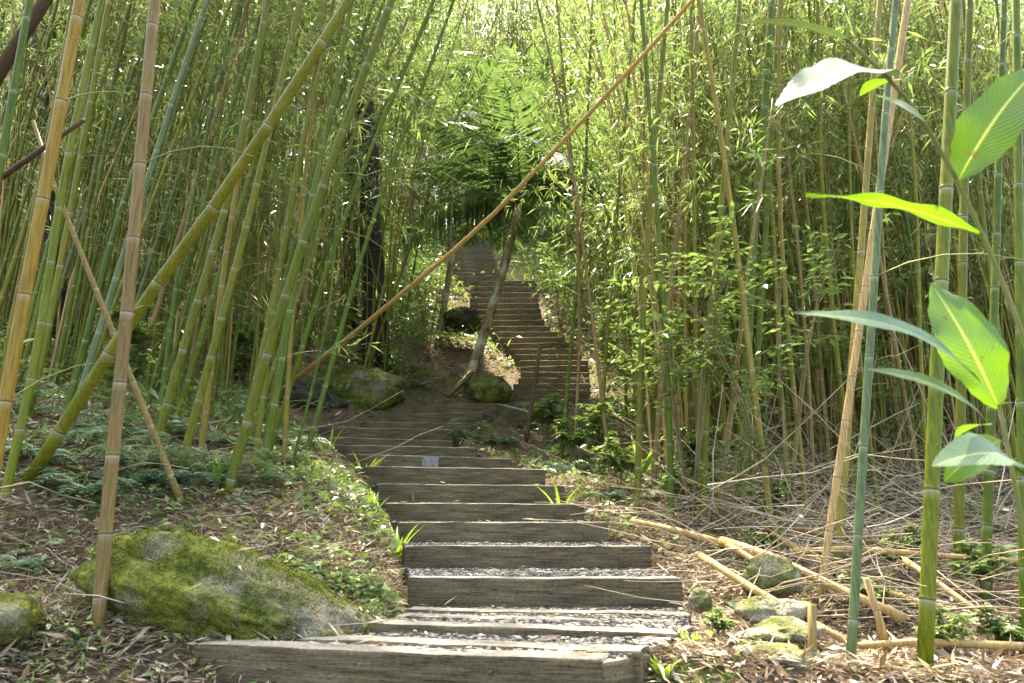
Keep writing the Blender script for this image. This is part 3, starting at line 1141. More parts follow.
hero([(272, 397, 10.6), (340, 345, 9.4), (480, 229, 7.4), (590, 113, 6.1), (694, 0, 5.2)], 6, 8.5, 'culm_gold',
     "dry tan bamboo pole slanting across the path high above the steps", "slanting dry canes", extend=1.2, internode=.55, leafy=False)
hero([(925, 662, 3.0), (929, 560, 3.0), (936, 380, 3.0), (946, 190, 3.0), (956, 0, 3.0)], 18, 18, 'culm_green',
     "thick green bamboo standing behind the broad ginger leaves", G2, internode=.36, lean_fol=3.2)
hero([(849, 690, 2.95), (862, 470, 2.95), (873, 300, 2.95), (884, 120, 2.95), (896, 0, 2.95)], 11, 10, 'culm_teal',
     "slim bluish green bamboo left of the thick green culm", G2, internode=.3, lean_fol=3.0)
hero([(818, 610, 4.2), (838, 470, 4.2), (858, 340, 4.2), (882, 170, 4.2), (908, 0, 4.2)], 9, 12, 'culm_tan',
     "dry tan bamboo leaning behind the slim bluish green culm", G2, internode=.26, lean_fol=3.6)
hero([(838, 560, 5.0), (848, 420, 5.0), (862, 240, 5.0), (872, 100, 5.0), (880, 0, 5.0)], 10, 9, 'culm_yellow', "yellow green bamboo beside the leaning dry tan culm", G2)
hero([(1024, 560, 3.4), (1020, 300, 3.4), (1016, 0, 3.4)], 12, 12, 'culm_green', "dark green bamboo at the right edge behind the ginger", G2)
hero([(985, 600, 4.3), (992, 380, 4.3), (999, 150, 4.3), (1004, 0, 4.3)], 11, 10, 'culm_green', "green bamboo seen through the ginger stems", G2)
hero([(958, 590, 4.6), (961, 380, 4.6), (964, 180, 4.6), (970, 0, 4.6)], 12, 11, 'culm_olive', "olive bamboo close right of the thick green culm", G2)
hero([(742, 500, 6.8), (745, 400, 6.8), (752, 250, 6.8), (764, 120, 6.8), (772, 0, 6.8)], 13, 10, 'culm_green', "sturdy green bamboo behind the rust coloured culm", G2)
hero([(752, 496, 7.0), (756, 380, 7.0), (766, 230, 7.0), (780, 0, 7.0)], 8, 8, 'culm_green', "green bamboo touching the right side of a sturdier culm", G2)
hero([(720, 500, 6.3), (738, 360, 6.3), (745, 285, 6.3), (762, 180, 6.3)], 8, 5, 'culm_brown', "rust coloured dead bamboo leaning among green culms", G2, extend=.8, leafy=False)
hero([(703, 532, 6.0), (708, 342, 6.0), (722, 200, 6.0), (740, 0, 6.0)], 8, 8, 'culm_olive', "olive bamboo rooted behind the end of the fallen canes", G2)
hero([(672, 525, 6.2), (667, 342, 6.2), (655, 180, 6.2), (641, 0, 6.2)], 7, 7, 'culm_green', "green bamboo leaning left to cross its neighbour", G2)
hero([(637, 515, 6.4), (641, 342, 6.4), (652, 170, 6.4), (668, 0, 6.4)], 8, 7, 'culm_olive', "olive bamboo nearest the right side of the first flight", G2)
hero([(652, 505, 7.5), (664, 342, 7.5), (686, 160, 7.5), (700, 0, 7.5)], 7, 6, 'culm_brown', "brownish bamboo leaning right behind the crossing pair", G2)
hero([(600, 470, 8.6), (606, 342, 8.6), (618, 200, 8.6), (632, 40, 8.6)], 5, 5, 'culm_olive', "thin olive bamboo right of the long second flight", G2)
hero([(563, 440, 9.2), (571, 342, 9.2), (583, 220, 9.2), (590, 60, 9.2)], 5, 4, 'culm_green', "thin green bamboo in front of the long second flight", G2)
hero([(575, 445, 9.0), (580, 342, 9.0), (578, 220, 9.0), (565, 90, 9.0)], 4, 4, 'culm_brown', "thin brown bamboo in front of the long second flight", G2)
hero([(160, 330, 8.0), (372, 330, 8.6)], 2, 2, 'culm_dark', "x") if False else None
hero([(384, 470, 9.0), (385, 330, 9.0), (388, 200, 9.0)], 7, 6, 'culm_green', "green bamboo standing in front of the dark tree trunk") if False else None


# stubs, stakes and dark dead limbs
def cane(name, pxs, w0, w1, key, label, cat, group=None, internode=.3, seed=0, sides=10):
    pts = [P(*q) for q in pxs]
    origin = pts[0].copy()
    me, _, _ = culm_mesh(name, [a - origin for a in pts], (.78 if name == 'fallen_cane' else 1) * w0 * pxs[0][2] / F / 2, (.78 if name == 'fallen_cane' else 1) * w1 * pxs[-1][2] / F / 2, M[key], internode, sides, seed)
    o = link(name, me, loc=origin)
    tag(o, label, cat, group)
    return o


cane("bamboo_stub", [(813, 700, 2.9), (812, 604, 2.9)], 9, 8, 'culm_brown', "short brown bamboo stake sticking up left of the slim bluish culm", "stub", internode=.2)
cane("bamboo_stub", [(888, 652, 3.3), (880, 622, 3.3), (866, 578, 3.3)], 8, 6, 'culm_tan', "broken tan bamboo stub leaning between the two front green culms", "stub", internode=.2)
cane("stick", [(526, 442, 9.3), (533, 395, 9.2), (540, 346, 9.1)], 4.5, 4, 'culm_dark', "dark rusty stick standing before the second flight", "stick", internode=.22)
cane("dead_branch", [(-30, 118, 4.3), (10, 70, 4.3), (60, -8, 4.3), (85, -70, 4.3)], 16, 12, 'culm_dark', "thick dark dead limb across the top left corner", "branch", internode=2)
cane("dead_branch", [(-20, 192, 4.0), (20, 166, 3.9), (60, 138, 3.8), (84, 120, 3.8)], 7, 5, 'culm_dark', "thin dark broken branch behind the ochre yellow culm", "branch", internode=2)

GF = "fallen bamboo canes right of the steps"
for i, (pxs, w0, w1, key, lab) in enumerate([
        ([(632, 521, 5.6), (680, 531, 5.2), (722, 543, 4.8)], 7, 9, 'culm_tan', "short tan cane lying beside the middle steps"),
        ([(722, 541, 4.7), (770, 556, 4.3), (830, 585, 3.9), (905, 618, 3.6)], 12, 11, 'culm_tan', "thick tan cane lying over the flat stones"),
        ([(701, 556, 4.3), (745, 584, 3.9), (800, 616, 3.5), (856, 646, 3.2)], 10, 9, 'culm_tan', "long pale cane slanting down from the lit gravelly bank"),
        ([(728, 545, 4.6), (765, 566, 4.25), (806, 596, 3.9)], 8, 6, 'culm_tan', "slim pale cane wedged between two thicker canes"),
        ([(765, 528, 5.2), (800, 552, 4.8), (858, 580, 4.4), (940, 612, 4.0)], 7, 8, 'culm_tan', "straight tan cane running behind the bluish culm"),
        ([(790, 552, 4.6), (860, 548, 4.5), (940, 556, 4.4), (1040, 563, 4.3)], 8, 7, 'culm_tan', "long level cane crossing behind the thick green culm"),
        ([(795, 529, 5.4), (850, 540, 5.2), (905, 546, 5.1)], 9, 7, 'culm_brown', "brown cane lying highest in the tangle of fallen canes"),
        ([(858, 646, 3.25), (930, 641, 3.25), (1040, 648, 3.2)], 8, 11, 'culm_tan', "pale cane lying along the lower right corner"),
        ([(905, 560, 4.2), (950, 592, 3.9), (1010, 634, 3.6), (1050, 665, 3.4)], 8, 7, 'culm_tan', "tan cane sloping down right of the thick green culm"),
        ([(690, 470, 8.4), (740, 500, 7.6), (800, 520, 7.0)], 5, 6, 'culm_brown', "brown cane lying in shade behind the sturdy green culm"),
        ([(605, 408, 9.6), (650, 440, 8.8), (700, 478, 8.0), (725, 500, 7.6)], 5, 5, 'culm_brown', "thin brown cane leaning down behind the crossing pair of culms")]):
    cane("fallen_cane", pxs, w0, w1, key, lab, "cane", GF, internode=.33, seed=i)

# ------------------------------------------------------------------ the stands of bamboo
XY = list(HERO_XY)


def clear(x, y, mind):
    for a, b in XY:
        if (a - x) ** 2 + (b - y) ** 2 < mind * mind:
            return False
    return True


ADJ = {'culm_green': 'green', 'culm_olive': 'olive', 'culm_yellow': 'straw yellow', 'culm_brown': 'dry brown', 'culm_teal': 'bluish green'}


def stand(n, pxr, dr, mind, lean_mu, lean_sd, keys, wts, where, group, scr=(.9, 1.25), variants=range(5, 11), seed=0):
    r = np.random.default_rng(seed)
    made = 0
    tries = 0
    while made < n and tries < 20000:
        tries += 1
        d = math.sqrt(r.uniform(dr[0] ** 2, dr[1] ** 2))
        px = r.uniform(*pxr)
        x = (px - 512) / F * d * 1.03
        x0, x1 = float(np.interp(d, LD, LX0)), float(np.interp(d, LD, LX1))
        if x0 - (.45 if d < 10.5 else 1.2) < x < x1 + (.35 if d < 10.5 else .9):
            continue
        if not clear(x, d, mind):
            continue
        # keep the view of the second and third flights open
        pxx = 512 + F * x / d
        if d < 20 and 440 < pxx < 585:
            if not (d > 13 and pxx > 560):
                continue
        XY.append((x, d))
        key = keys[r.choice(len(keys), p=np.array(wts) / sum(wts))]
        i = int(r.choice(list(variants)))
        lean = abs(r.normal(lean_mu, lean_sd))
        az = r.normal(0, .5) if lean_mu > 0.06 else r.random() * 6.28
        generic_bamboo(x, d, i, key, lean, az, r.uniform(*scr), r.normal(0, .8),
                       f"slender {ADJ[key]} bamboo {where}", group)
        made += 1
    return made


K = ['culm_green', 'culm_olive', 'culm_yellow', 'culm_brown', 'culm_teal']
n = 0
n += stand(34, (-30, 330), (5.2, 8.5), .2, .13, .09, K, (5, 4, 1, 1, .3), "in the front half of the stand left of the steps", "bamboo in the front left stand", variants=(11, 12, 13, 14), seed=1)
n += stand(22, (230, 400), (8.5, 16), .28, .10, .08, K, (6, 3, 1, 1, .3), "among leafy sprays between the leaning trio and the near black trunk", "bamboo before the near black trunk", variants=(11, 12, 5, 6, 10), seed=12)
n += stand(44, (-40, 230), (8.5, 16), .28, .12, .08, K, (6, 3, 1, 1, .3), "deep in the shaded stand left of the steps", "bamboo deep in the left stand", variants=(11, 12, 13, 14), seed=2)
n += stand(34, (600, 1060), (5.6, 9), .3, .04, .05, K, (5, 4, 1, 2, 1), "in the front half of the stand right of the steps", "bamboo in the front right stand", scr=(.85, 1.15), variants=range(5), seed=3)
n += stand(92, (590, 1070), (9, 18), .34, .05, .05, K, (5, 4, 1.5, 2, .5), "deep in the bright stand right of the steps", "bamboo deep in the right stand", seed=4)
n += stand(30, (380, 640), (20, 30), .4, .05, .05, K, (4, 3, 1, 1.5, .5), "on the hillside beyond the upper steps", "bamboo on the far hillside", seed=5)
print("generic bamboo", n, "heroes", len(HERO_XY))


# the far wood, one mass
def far_wood():
    cb, lb, db = MB(), MB(), MB()
    r = np.random.default_rng(77)
    global rng
    keep, rng = rng, r
    k = 0
    for q in range(3450):
        d = r.uniform(17, 46) if q < 900 else r.uniform(27, 46)
        px = r.uniform(-120, 1140)
        if q >= 3100:
            px, d = r.uniform(380, 640), r.uniform(27, 40)
        elif q >= 1700:
            d = r.uniform(8, 18)
            if r.random() < .3:
                px = r.uniform(-60, 400)
            else:
                px = r.uniform(628, 1120)
        x = (px - 512) / F * d * 1.1
        x0, x1 = float(np.interp(d, LD, LX0)), float(np.interp(d, LD, LX1))
        if d < 29 and (x0 - .8 < x < x1 + .8 or 400 < px < 560):
            continue
        k += 1
        z = float(H(x, d))
        h = r.uniform(9, 14) if q < 3100 else r.uniform(13, 17)
        if 1700 <= q < 3100:
            h = r.uniform(6, 8)
        ln = r.normal(0, .9, 2)
        t = np.linspace(0, 1, 7)[:, None]
        pts = np.array((x, d, z)) + np.concatenate([ln * t ** 1.8, h * t], 1)
        tube(db if (near_q := r.random()) < (.4 if px > 560 else .15) else cb, pts, np.linspace(.030, .01, 7) * (.55 if 1700 <= q < 3100 else 1), 5, cap=False, wht=np.zeros(7), drk=np.zeros(7))
        near_ = 1700 <= q < 3100
        nl = (80 if px < 260 else 165) if near_ else 520
        tt = r.uniform(.12, 1.0, nl)
        c = np.stack([np.interp(tt, t[:, 0], pts[:, j]) for j in range(3)], -1)
        off = r.normal(0, .5, (nl, 3)) * np.array((1, 1, .6))
        # clump into sprays
        cl = r.integers(0, 60, nl)
        cen = r.normal(0, .55, (60, 3))
        tz = r.uniform(.3 if near_ else .1, 1, 60)
        cc = np.stack([np.interp(tz[cl], t[:, 0], pts[:, j]) for j in range(3)], -1) + cen[cl] + r.normal(0, .16, (nl, 3))
        leaves(lb, cc, r.normal(0, 1, (nl, 3)) + np.array((0, 0, -.5)), r.uniform(.12, .24, nl) * (.7 if near_ else 1), r.uniform(.025, .045, nl) * (.55 if near_ else 1))
    rng = keep
    m = MB()
    o = link("bamboo_wood", cb.mesh("bamboo_wood", M['culm_olive']))
    tag(o, "far culms of the bamboo wood on the hillside", kind='stuff')
    o = link("dry_bamboo_wood", db.mesh("dry_bamboo_wood", M['culm_tan']))
    tag(o, "dry tan culms scattered through the bamboo wood", kind='stuff')
    o = link("bamboo_foliage", lb.mesh("bamboo_foliage", M['bleaf']))
    tag(o, "far mass of bamboo leaves on the hillside", kind='stuff')
    print("far culms", k)


far_wood()


# ------------------------------------------------------------------ palms
def frond_mesh(L, seed, n=34, lw=.30):
    r = np.random.default_rng(seed)
    global rng
    keep, rng = rng, r
    t = np.linspace(0, 1, 12)
    drop = r.uniform(.12, .3)
    pts = np.stack([L * (t * .92), np.zeros(12), L * (.5 * t - (drop + .5) * t ** 2.4)], -1)
    mb = MB()
    lb = MB()
    tube(mb, pts, np.linspace(.014, .003, 12), 5, rnd=np.full(12, .9))
    tt = np.repeat(np.linspace(.14, .99, n), 2)
    sd = np.tile([1, -1], n)
    c = np.stack([np.interp(tt, t, pts[:, k]) for k in range(3)], -1)
    tg = np.stack([np.interp(tt, t, np.gradient(pts[:, k])) for k in range(3)], -1)
    tg = unit(tg)
    ll = lw * L * np.sin(np.clip(tt * .9 + .1, 0, 1) * math.pi) ** .6 + .05
    side = np.array((0, 1., 0))[None] * sd[:, None]
    dr = unit(side * .9 + tg * .55 + np.array((0, 0, -.28)) + r.normal(0, .06, (2 * n, 3)))
    up = unit(np.cross(tg, side) * sd[:, None] * 1.0)
    up = np.where(up[:, 2:3] < 0, -up, up)
    leaves(mb, c, dr, ll, .035 * L ** .5, up=up, droop=.25, fold=.1, rnd=r.uniform(.1, .9, 2 * n))
    rng = keep
    return mb.mesh("frond", M['palm'])


FR = [frond_mesh(1.7, i) for i in range(4)]


def palm(trunk_px, w0, w1, nf, scale, label, seed, tilt=0.0):
    pts = [P(*q) for q in trunk_px]
    base = pts[0].copy()
    e = link("palm", None, loc=base)
    loc = resample([a - base for a in pts], 16)
    mb = MB()
    rad = np.linspace(w0 * trunk_px[0][2] / F / 2, w1 * trunk_px[-1][2] / F / 2, 16)
    rad[:4] *= (1.35, 1.12, 1.04, 1.0)
    rad *= 1 + .05 * np.sin(np.arange(16) * 2.1)
    tube(mb, loc, rad, 12)
    link("trunk", mb.mesh("trunk", M['ptrunk']), e)
    r = np.random.default_rng(seed)
    top = loc[-1]
    for k in range(nf):
        az = k * 2.399 + r.normal(0, .2)
        el = R(r.uniform(0, 48)) if k < nf * .75 else R(r.uniform(50, 75))
        f = link("frond", FR[k % 4], e, loc=top, scale=scale * r.uniform(.8, 1.15))
        f.rotation_euler = (0, -el * .8, az)
    tag(e, label, "palm")
    return e


palm([(466, 384, 12.9), (476, 360, 13.0), (488, 322, 13.0), (500, 282, 13.0), (511, 242, 13.0), (519, 205, 13.0)], 11, 8, 17, 1.35, "leaning palm with a pale mottled trunk beside the second flight", 1)
palm([(440, 330, 15.5), (455, 240, 15.6), (470, 150, 15.7)], 7, 6, 11, 1.35, "taller dark palm behind the slanting dry pole", 2)
palm([(400, 300, 17.5), (412, 200, 17.5), (430, 95, 17.6)], 7, 6, 10, 1.3, "far palm half hidden in leaves at top centre", 5)
palm([(540, 235, 22.0), (548, 165, 22.0), (552, 95, 22.0)], 5, 4, 9, 1.2, "palm above the top of the second flight among bright bamboo leaves", 7)

# a root running down left from the palm
cane("tree_root", [(472, 372, 12.75), (462, 384, 12.6), (450, 396, 12.5), (440, 404, 12.5)], 7, 3, 'culm_brown', "pale root running down the bank from the leaning palm", "root", internode=5)


# ------------------------------------------------------------------ trees with dark trunks
def crown_leaves(c, rad, nclump, nper, L, Wd, m, name="crown", seed=0):
    r = np.random.default_rng(seed)
    global rng
    keep, rng = rng, r
    mb = MB()
    cc = r.normal(0, .45, (nclump, 3)) * np.array(rad)
    idx = np.repeat(np.arange(nclump), nper)
    pos = cc[idx] + r.normal(0, .22, (len(idx), 3)) * min(1.0, max(rad) * .5)
    leaves(mb, pos, r.normal(0, 1, (len(idx), 3)) + np.array((0, 0, -.2)), L * r.uniform(.6, 1.3, len(idx)), Wd * r.uniform(.7, 1.3, len(idx)))
    rng = keep
    return mb.mesh(name, m)


def tree(px, label, w, crown_c, rad, seed, key='bark', nclump=45):
    pts = [P(*q) for q in px]
    base = pts[0].copy()
    base[2] = min(base[2], float(H(base[0], base[1])) - .1)
    pts[0] = base
    e = link("tree", None, loc=base)
    mb = MB()
    path = resample([a - base for a in pts], 18)
    rad_ = np.linspace(w * px[0][2] / F / 2, w * .6 * px[-1][2] / F / 2, 18) * (1 + .08 * np.sin(np.arange(18) * 1.7))
    rad_[:3] *= (1.5, 1.2, 1.05)
    tube(mb, path, rad_, 12)
    r = np.random.default_rng(seed)
    cc = np.array(P(*crown_c)) - base
    for k in range(7):
        s0 = path[int(r.integers(9, 18))]
        s1 = cc + r.normal(0, .4, 3) * np.array(rad)
        mid = (s0 + s1) / 2 + r.normal(0, .2, 3)
        tube(mb, resample([s0, mid, s1], 8), np.linspace(rad_[-1] * .5, .01, 8), 6)
    link("trunk", mb.mesh("trunk", M[key]), e)
    link("crown", crown_leaves(cc, rad, nclump, 70, .16, .05, M['dleaf'], seed=seed), e, loc=cc)
    tag(e, label, "tree")


tree([(374, 338, 13.5), (376, 290, 13.5), (368, 230, 13.5), (371, 150, 13.5), (362, 80, 13.5), (366, -20, 13.5)], "tree with a near black trunk half hidden by leaves left of the steps", 26, (310, 20, 14.0), (1.5, 1.4, 1.9), 3, nclump=60)
tree([(350, 300, 15.5), (350, 200, 15.5), (345, 60, 15.5), (342, -60, 15.5)], "slim dark tree behind the near black trunk", 16, (300, 40, 14), (2.2, 1.8, 1.6), 4)
tree([(60, 330, 11.0), (52, 200, 11.0), (40, 60, 11.0), (36, -60, 11.0)], "dark tree deep in shade behind the ochre yellow culm", 20, (70, 60, 12), (2.4, 1.6, 2.0), 6, nclump=60)


# ------------------------------------------------------------------ shrubs and small plants
def shrub_var(seed, h=1.5, L=.085, Wd=.035, nst=6, m='sleaf'):
    r = np.random.default_rng(seed)
    global rng
    keep, rng = rng, r
    sb, lb = MB(), MB()
    pos, dr = [], []
    for k in range(nst):
        a = r.random() * 6.28
        top = np.array((math.cos(a) * r.uniform(.15, .6) * h * .6, math.sin(a) * r.uniform(.15, .6) * h * .6, h * r.uniform(.55, 1)))
        t = np.linspace(0, 1, 6)[:, None]
        pts = top * t + np.array((0, 0, .15 * h)) * np.sin(t * 3.14)
        tube(sb, pts, np.linspace(.008, .003, 6), 4, cap=False)
        for b in range(9):
            f = r.uniform(.3, 1)
            p0 = top * f + np.array((0, 0, .15 * h)) * math.sin(f * 3.14)
            d = unit(np.array((r.normal(), r.normal(), r.uniform(-.1, .6))))
            bl = r.uniform(.15, .4) * h * .5
            tube(sb, [p0, p0 + d * bl * .5 + (0, 0, .01), p0 + d * bl], [.003, .002, .0012], 3, cap=False)
            for q in range(9):
                g = (q + 1) / 9
                sd = unit(np.cross(d, (0, 0, 1.))) * (1 if q % 2 else -1)
                pos.append(p0 + d * bl * g)
                dr.append(unit(sd + d * .6 + r.normal(0, .2, 3) - np.array((0, 0, .15))))
    n_ = len(pos)
    leaves(lb, pos, dr, L * r.uniform(.7, 1.3, n_), Wd * r.uniform(.8, 1.2, n_), up=np.array((0, 0, 1.)) + r.normal(0, .25, (n_, 3)), droop=.15)
    rng = keep
    return sb.mesh("stems", M['twig']), lb.mesh("leaves", M[m])


SV = [shrub_var(1, 1.6), shrub_var(2, 2.2, .09, .035, 7), shrub_var(3, .8, .10, .05, 5), shrub_var(4, .5, .07, .04, 5, 'cover')]


def shrub(px, py, Y, v, sc, label, group="leafy shrubs under the bamboo", rz=0):
    p = P(px, py, Y)
    p[2] = float(H(p[0], p[1])) - .03
    e = link("shrub", None, loc=p, rot=(0, 0, rz), scale=sc)
    link("stems", SV[v][0], e)
    link("leaves", SV[v][1], e)
    tag(e, label, "shrub", group)


for i, a in enumerate([
        (690, 490, 6.0, 1, 1.15, "tall glossy shrub among the culms behind the crossing pair"),
        (785, 500, 5.8, 1, 1.2, "tall glossy shrub right of the sturdy green culm"),
        (725, 500, 5.6, 0, .7, "shrub with pale shining leaves before the sturdy green culm"),
        (830, 470, 8.0, 1, 1.2, "leafy shrub behind the leaning dry tan culm"),
        (655, 440, 9.4, 0, 1.2, "bright green shrub behind the olive culm nearest the steps"),
        (905, 480, 7.4, 0, 1.1, "low leafy shrub left of the thick green culm's middle"),
        (700, 480, 7.0, 2, .9, "small shrub in shade where the thin brown cane leans"),
        (600, 455, 8.4, 2, 1.0, "low leafy bush right of the upper first flight"),
        (575, 440, 9.0, 3, 1.3, "low bush at the foot of the dark rusty stick"),
        (620, 480, 7.3, 3, 1.2, "small bright bush beside the middle steps on the right"),
        (545, 425, 10.4, 3, 1.5, "bushy plant in front of the lowest second flight steps"),
        (760, 560, 4.9, 3, .7, "small leafy plant among fallen canes right of the steps"),
        (950, 650, 3.3, 3, .55, "small weed at the foot of the thick green culm"),
        (870, 600, 4.0, 3, .6, "small weed growing through the tangle of canes"),
        (680, 505, 6.6, 3, .9, "leafy weed at the foot of the olive culm behind the fallen canes"),
        (770, 515, 5.9, 3, .9, "leafy weed above the highest fallen brown cane"),
        (905, 560, 4.6, 3, .8, "leafy weed left of the thick green culm in the twig tangle"),
        (985, 570, 4.3, 3, .8, "leafy weed in the twig tangle below the low ginger plant"),
        (1005, 630, 3.4, 3, .6, "leafy weed near the lower right corner"),
        (720, 640, 3.15, 3, .35, "tiny weed between the landing and the flat slabs"),
        (340, 350, 11.6, 0, .9, "pale green shrub on the bank before the near black trunk"),
        (400, 345, 12.5, 0, .9, "shrub on the leafy bank right of the near black trunk"),
        (430, 300, 14.5, 1, .8, "bush with pale leaves under the taller dark palm"),
        (240, 330, 9.5, 2, 1.4, "dark bush behind the leaning trio of olive culms"),
        (120, 380, 7.0, 2, 1.2, "dark bush behind the thick brown culm"),
        (560, 300, 17.5, 0, 1.2, "bush on the sunlit slope right of the second flight's top"),
        (600, 330, 15.5, 0, 1.1, "bush on the sunlit slope halfway up the second flight")]):
    shrub(*a, rz=i * 1.3)


def fern_mesh(seed, nf=8, L=.45):
    r = np.random.default_rng(seed)
    global rng
    keep, rng = rng, r
    mb = MB()
    for k in range(nf):
        az = k * 6.28 / nf + r.normal(0, .3)
        l = L * r.uniform(.7, 1.2)
        t = np.linspace(0, 1, 8)
        el = r.uniform(.8, 1.5)
        pts = np.stack([l * t * math.cos(az), l * t * math.sin(az), l * (el * t - (el + .1) * t ** 2.2)], -1)
        tube(mb, pts, np.linspace(.003, .001, 8), 3, cap=False, rnd=np.full(8, .6))
        n_ = 13
        tt = np.repeat(np.linspace(.15, .97, n_), 2)
        sd = np.tile([1, -1], n_)
        c = np.stack([np.interp(tt, t, pts[:, j]) for j in range(3)], -1)
        rad = np.array((math.cos(az), math.sin(az), 0))
        side = np.array((-math.sin(az), math.cos(az), 0))
        dr = side * sd[:, None] + rad * .45 + np.array((0, 0, -.1))
        ll = l * .36 * (1 - tt) ** .8 + .015
        leaves(mb, c, dr, ll, .022 + ll * .12, up=np.array((0, 0, 1.)) + r.normal(0, .12, (2 * n_, 3)), droop=.12, rnd=np.clip(r.normal(.5, .2) + r.normal(0, .1, 2 * n_), 0, 1))
    rng = keep
    return mb.mesh("fern", M['fern'])


FV = [fern_mesh(i, 7 + i, .4 + .05 * i) for i in range(4)]
FL = [(40, 440, 4.6, "fern behind the ochre yellow culm"), (75, 415, 5.0, "fern at the foot of the thick olive leaning culm"),
      (85, 455, 4.4, "fern left of the thick brown culm"), (140, 425, 4.9, "fern right of the thick brown culm"),
      (165, 445, 4.8, "fern between two leaning olive culms"), (190, 460, 4.9, "fern beneath the middle leaning olive culm"),
      (215, 450, 5.2, "fern left of the bright strap leaved plant"), (255, 460, 5.3, "fern right of the bright strap leaved plant"),
      (285, 430, 6.2, "fern on the bank beside the thin green sapling"), (20, 410, 5.4, "fern in shade at the left edge"),
      (110, 400, 5.6, "fern in deep shade behind the brown culm"), (300, 400, 7.4, "fern under the low end of the slanting dry pole"),
      (15, 500, 3.7, "fern drooping over leaf litter at the left edge"), (240, 410, 6.6, "shaded fern behind the curving olive culm"),
      (200, 405, 6.4, "shaded fern behind the leaning trio"), (560, 470, 8.2, "fern beside the right end of the upper steps"),
      (610, 500, 6.9, "fern on the right below the bright bush"), (650, 490, 7.1, "fern among culms nearest the first flight"),
      (500, 432, 10.2, "fern in the green patch above the first flight"), (470, 434, 10.3, "fern by the turn of the path"),
      (320, 385, 9.8, "fern on the rocky bank left of the turn"), (420, 380, 12.6, "fern on the leafy bank below the palm")]
for i, (px, py, Y, lab) in enumerate(FL):
    p = P(px, py, Y)
    p[2] = float(H(p[0], p[1])) + .01
    tag(link("fern", FV[i % 4], loc=p, rot=(rng.normal(0, .1), rng.normal(0, .1), i * 1.1), scale=rng.uniform(.6, .95)), lab, "fern", "ferns on the banks")


# big leaf blades
def blade(mb, base, tip, width, up, bend=.1, fold=.12, nl=22, nw=6, wave=.0, seed=0, pw=.75):
    base, tip, up = np.array(base, float), np.array(tip, float), np.array(up, float)
    ax = tip - base
    L = np.linalg.norm(ax)
    d = ax / L
    s = unit(np.cross(d, up))
    n = np.cross(s, d)
    t = np.linspace(0, 1, nl)
    prof = np.sin(np.clip(t, 0, 1) ** pw * math.pi) ** .8
    if nl > 10:
        rr_ = np.random.default_rng(seed + int(abs(width) * 1e4))
        prof = prof * (1 + rr_.normal(0, .035, nl))
    prof[0], prof[-1] = .06, .02
    j = np.linspace(-1, 1, nw + 1)
    T, J = np.meshgrid(t, j, indexing='ij')
    Wd = prof[:, None] * width / 2 * J
    v = base + T[..., None] * ax + Wd[..., None] * s + (bend * L * np.sin(T * math.pi) + fold * np.abs(Wd) + wave * width * np.sin(T * 17 + seed + 2 * J) * np.abs(J) ** 2)[..., None] * n
    i = np.arange(nl - 1)[:, None] * (nw + 1) + np.arange(nw)[None]
    f = np.stack([i, i + 1, i + nw + 2, i + nw + 1], -1).reshape(-1, 4)
    mb.add(v.reshape(-1, 3), f, rnd=np.full(v.size // 3, .5), along=T.ravel(), across=J.ravel())


def px_leaf(parent, origin, base, tip, wpx, up, name="leaf", m='ginger', **kw):
    b, t = P(*base), P(*tip)
    mb = MB()
    Y = (base[2] + tip[2]) / 2
    blade(mb, b - origin, t - origin, wpx * Y / F, up, **kw)
    o = link(name, mb.mesh(name, M[m]), parent)
    return o


def stem_of(parent, origin, pxs, r0, r1, m='gtwig'):
    mb = MB()
    pts = resample([P(*q) - origin for q in pxs], 20)
    tube(mb, pts, np.linspace(r0, r1, 20), 8)
    link("stem", mb.mesh("stem", M[m]), parent)


def ginger(label, stem, leaves_):
    b = P(*stem[0])
    g = np.array((b[0] + .06, b[1] + .05, float(H(b[0], b[1]))))
    e = link("ginger_plant", None, loc=g)
    mb = MB()
    pts = resample([g * 0, (b - g) * .5 + np.array((.03, 0, 0))] + [P(*q) - g for q in stem], 24)
    tube(mb, pts, np.linspace(.008, .004, 24), 8)
    link("stem", mb.mesh("stem", M['gtwig']), e)
    for k, (base, tip, w, up, kw) in enumerate(leaves_):
        px_leaf(e, g, base, tip, w, up, seed=k, **kw)
    tag(e, label, "plant", "broad leaved ginger plants at the right")


ginger("tall ginger plant whose stem arches left across the upper right",
       [(1052, 420, 1.7), (1020, 320, 1.65), (985, 238, 1.6), (942, 145, 1.55), (905, 84, 1.5), (880, 55, 1.48), (845, 38, 1.45)],
       [((893, 76, 1.5), (774, 108, 1.34), 66, (-.42, -.95, .5), dict(m='ginger_grey', bend=.10, fold=.12, wave=.04)),
        ((850, 40, 1.45), (698, 30, 1.3), 28, (-.2, -.5, .85), dict(m='ginger_grey', bend=.06, fold=.1, wave=.02)),
        ((898, 80, 1.52), (860, 96, 1.75), 26, (0, -.6, 1), dict(bend=.05)),
        ((875, 95, 1.5), (925, 122, 1.42), 20, (0, -.5, 1), dict(bend=.05)),
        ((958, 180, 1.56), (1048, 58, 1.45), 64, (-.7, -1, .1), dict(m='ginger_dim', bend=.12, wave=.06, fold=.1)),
        ((985, 236, 1.6), (806, 195, 1.5), 27, (0, -.02, 1), dict(bend=.05, fold=.25, wave=.1))])
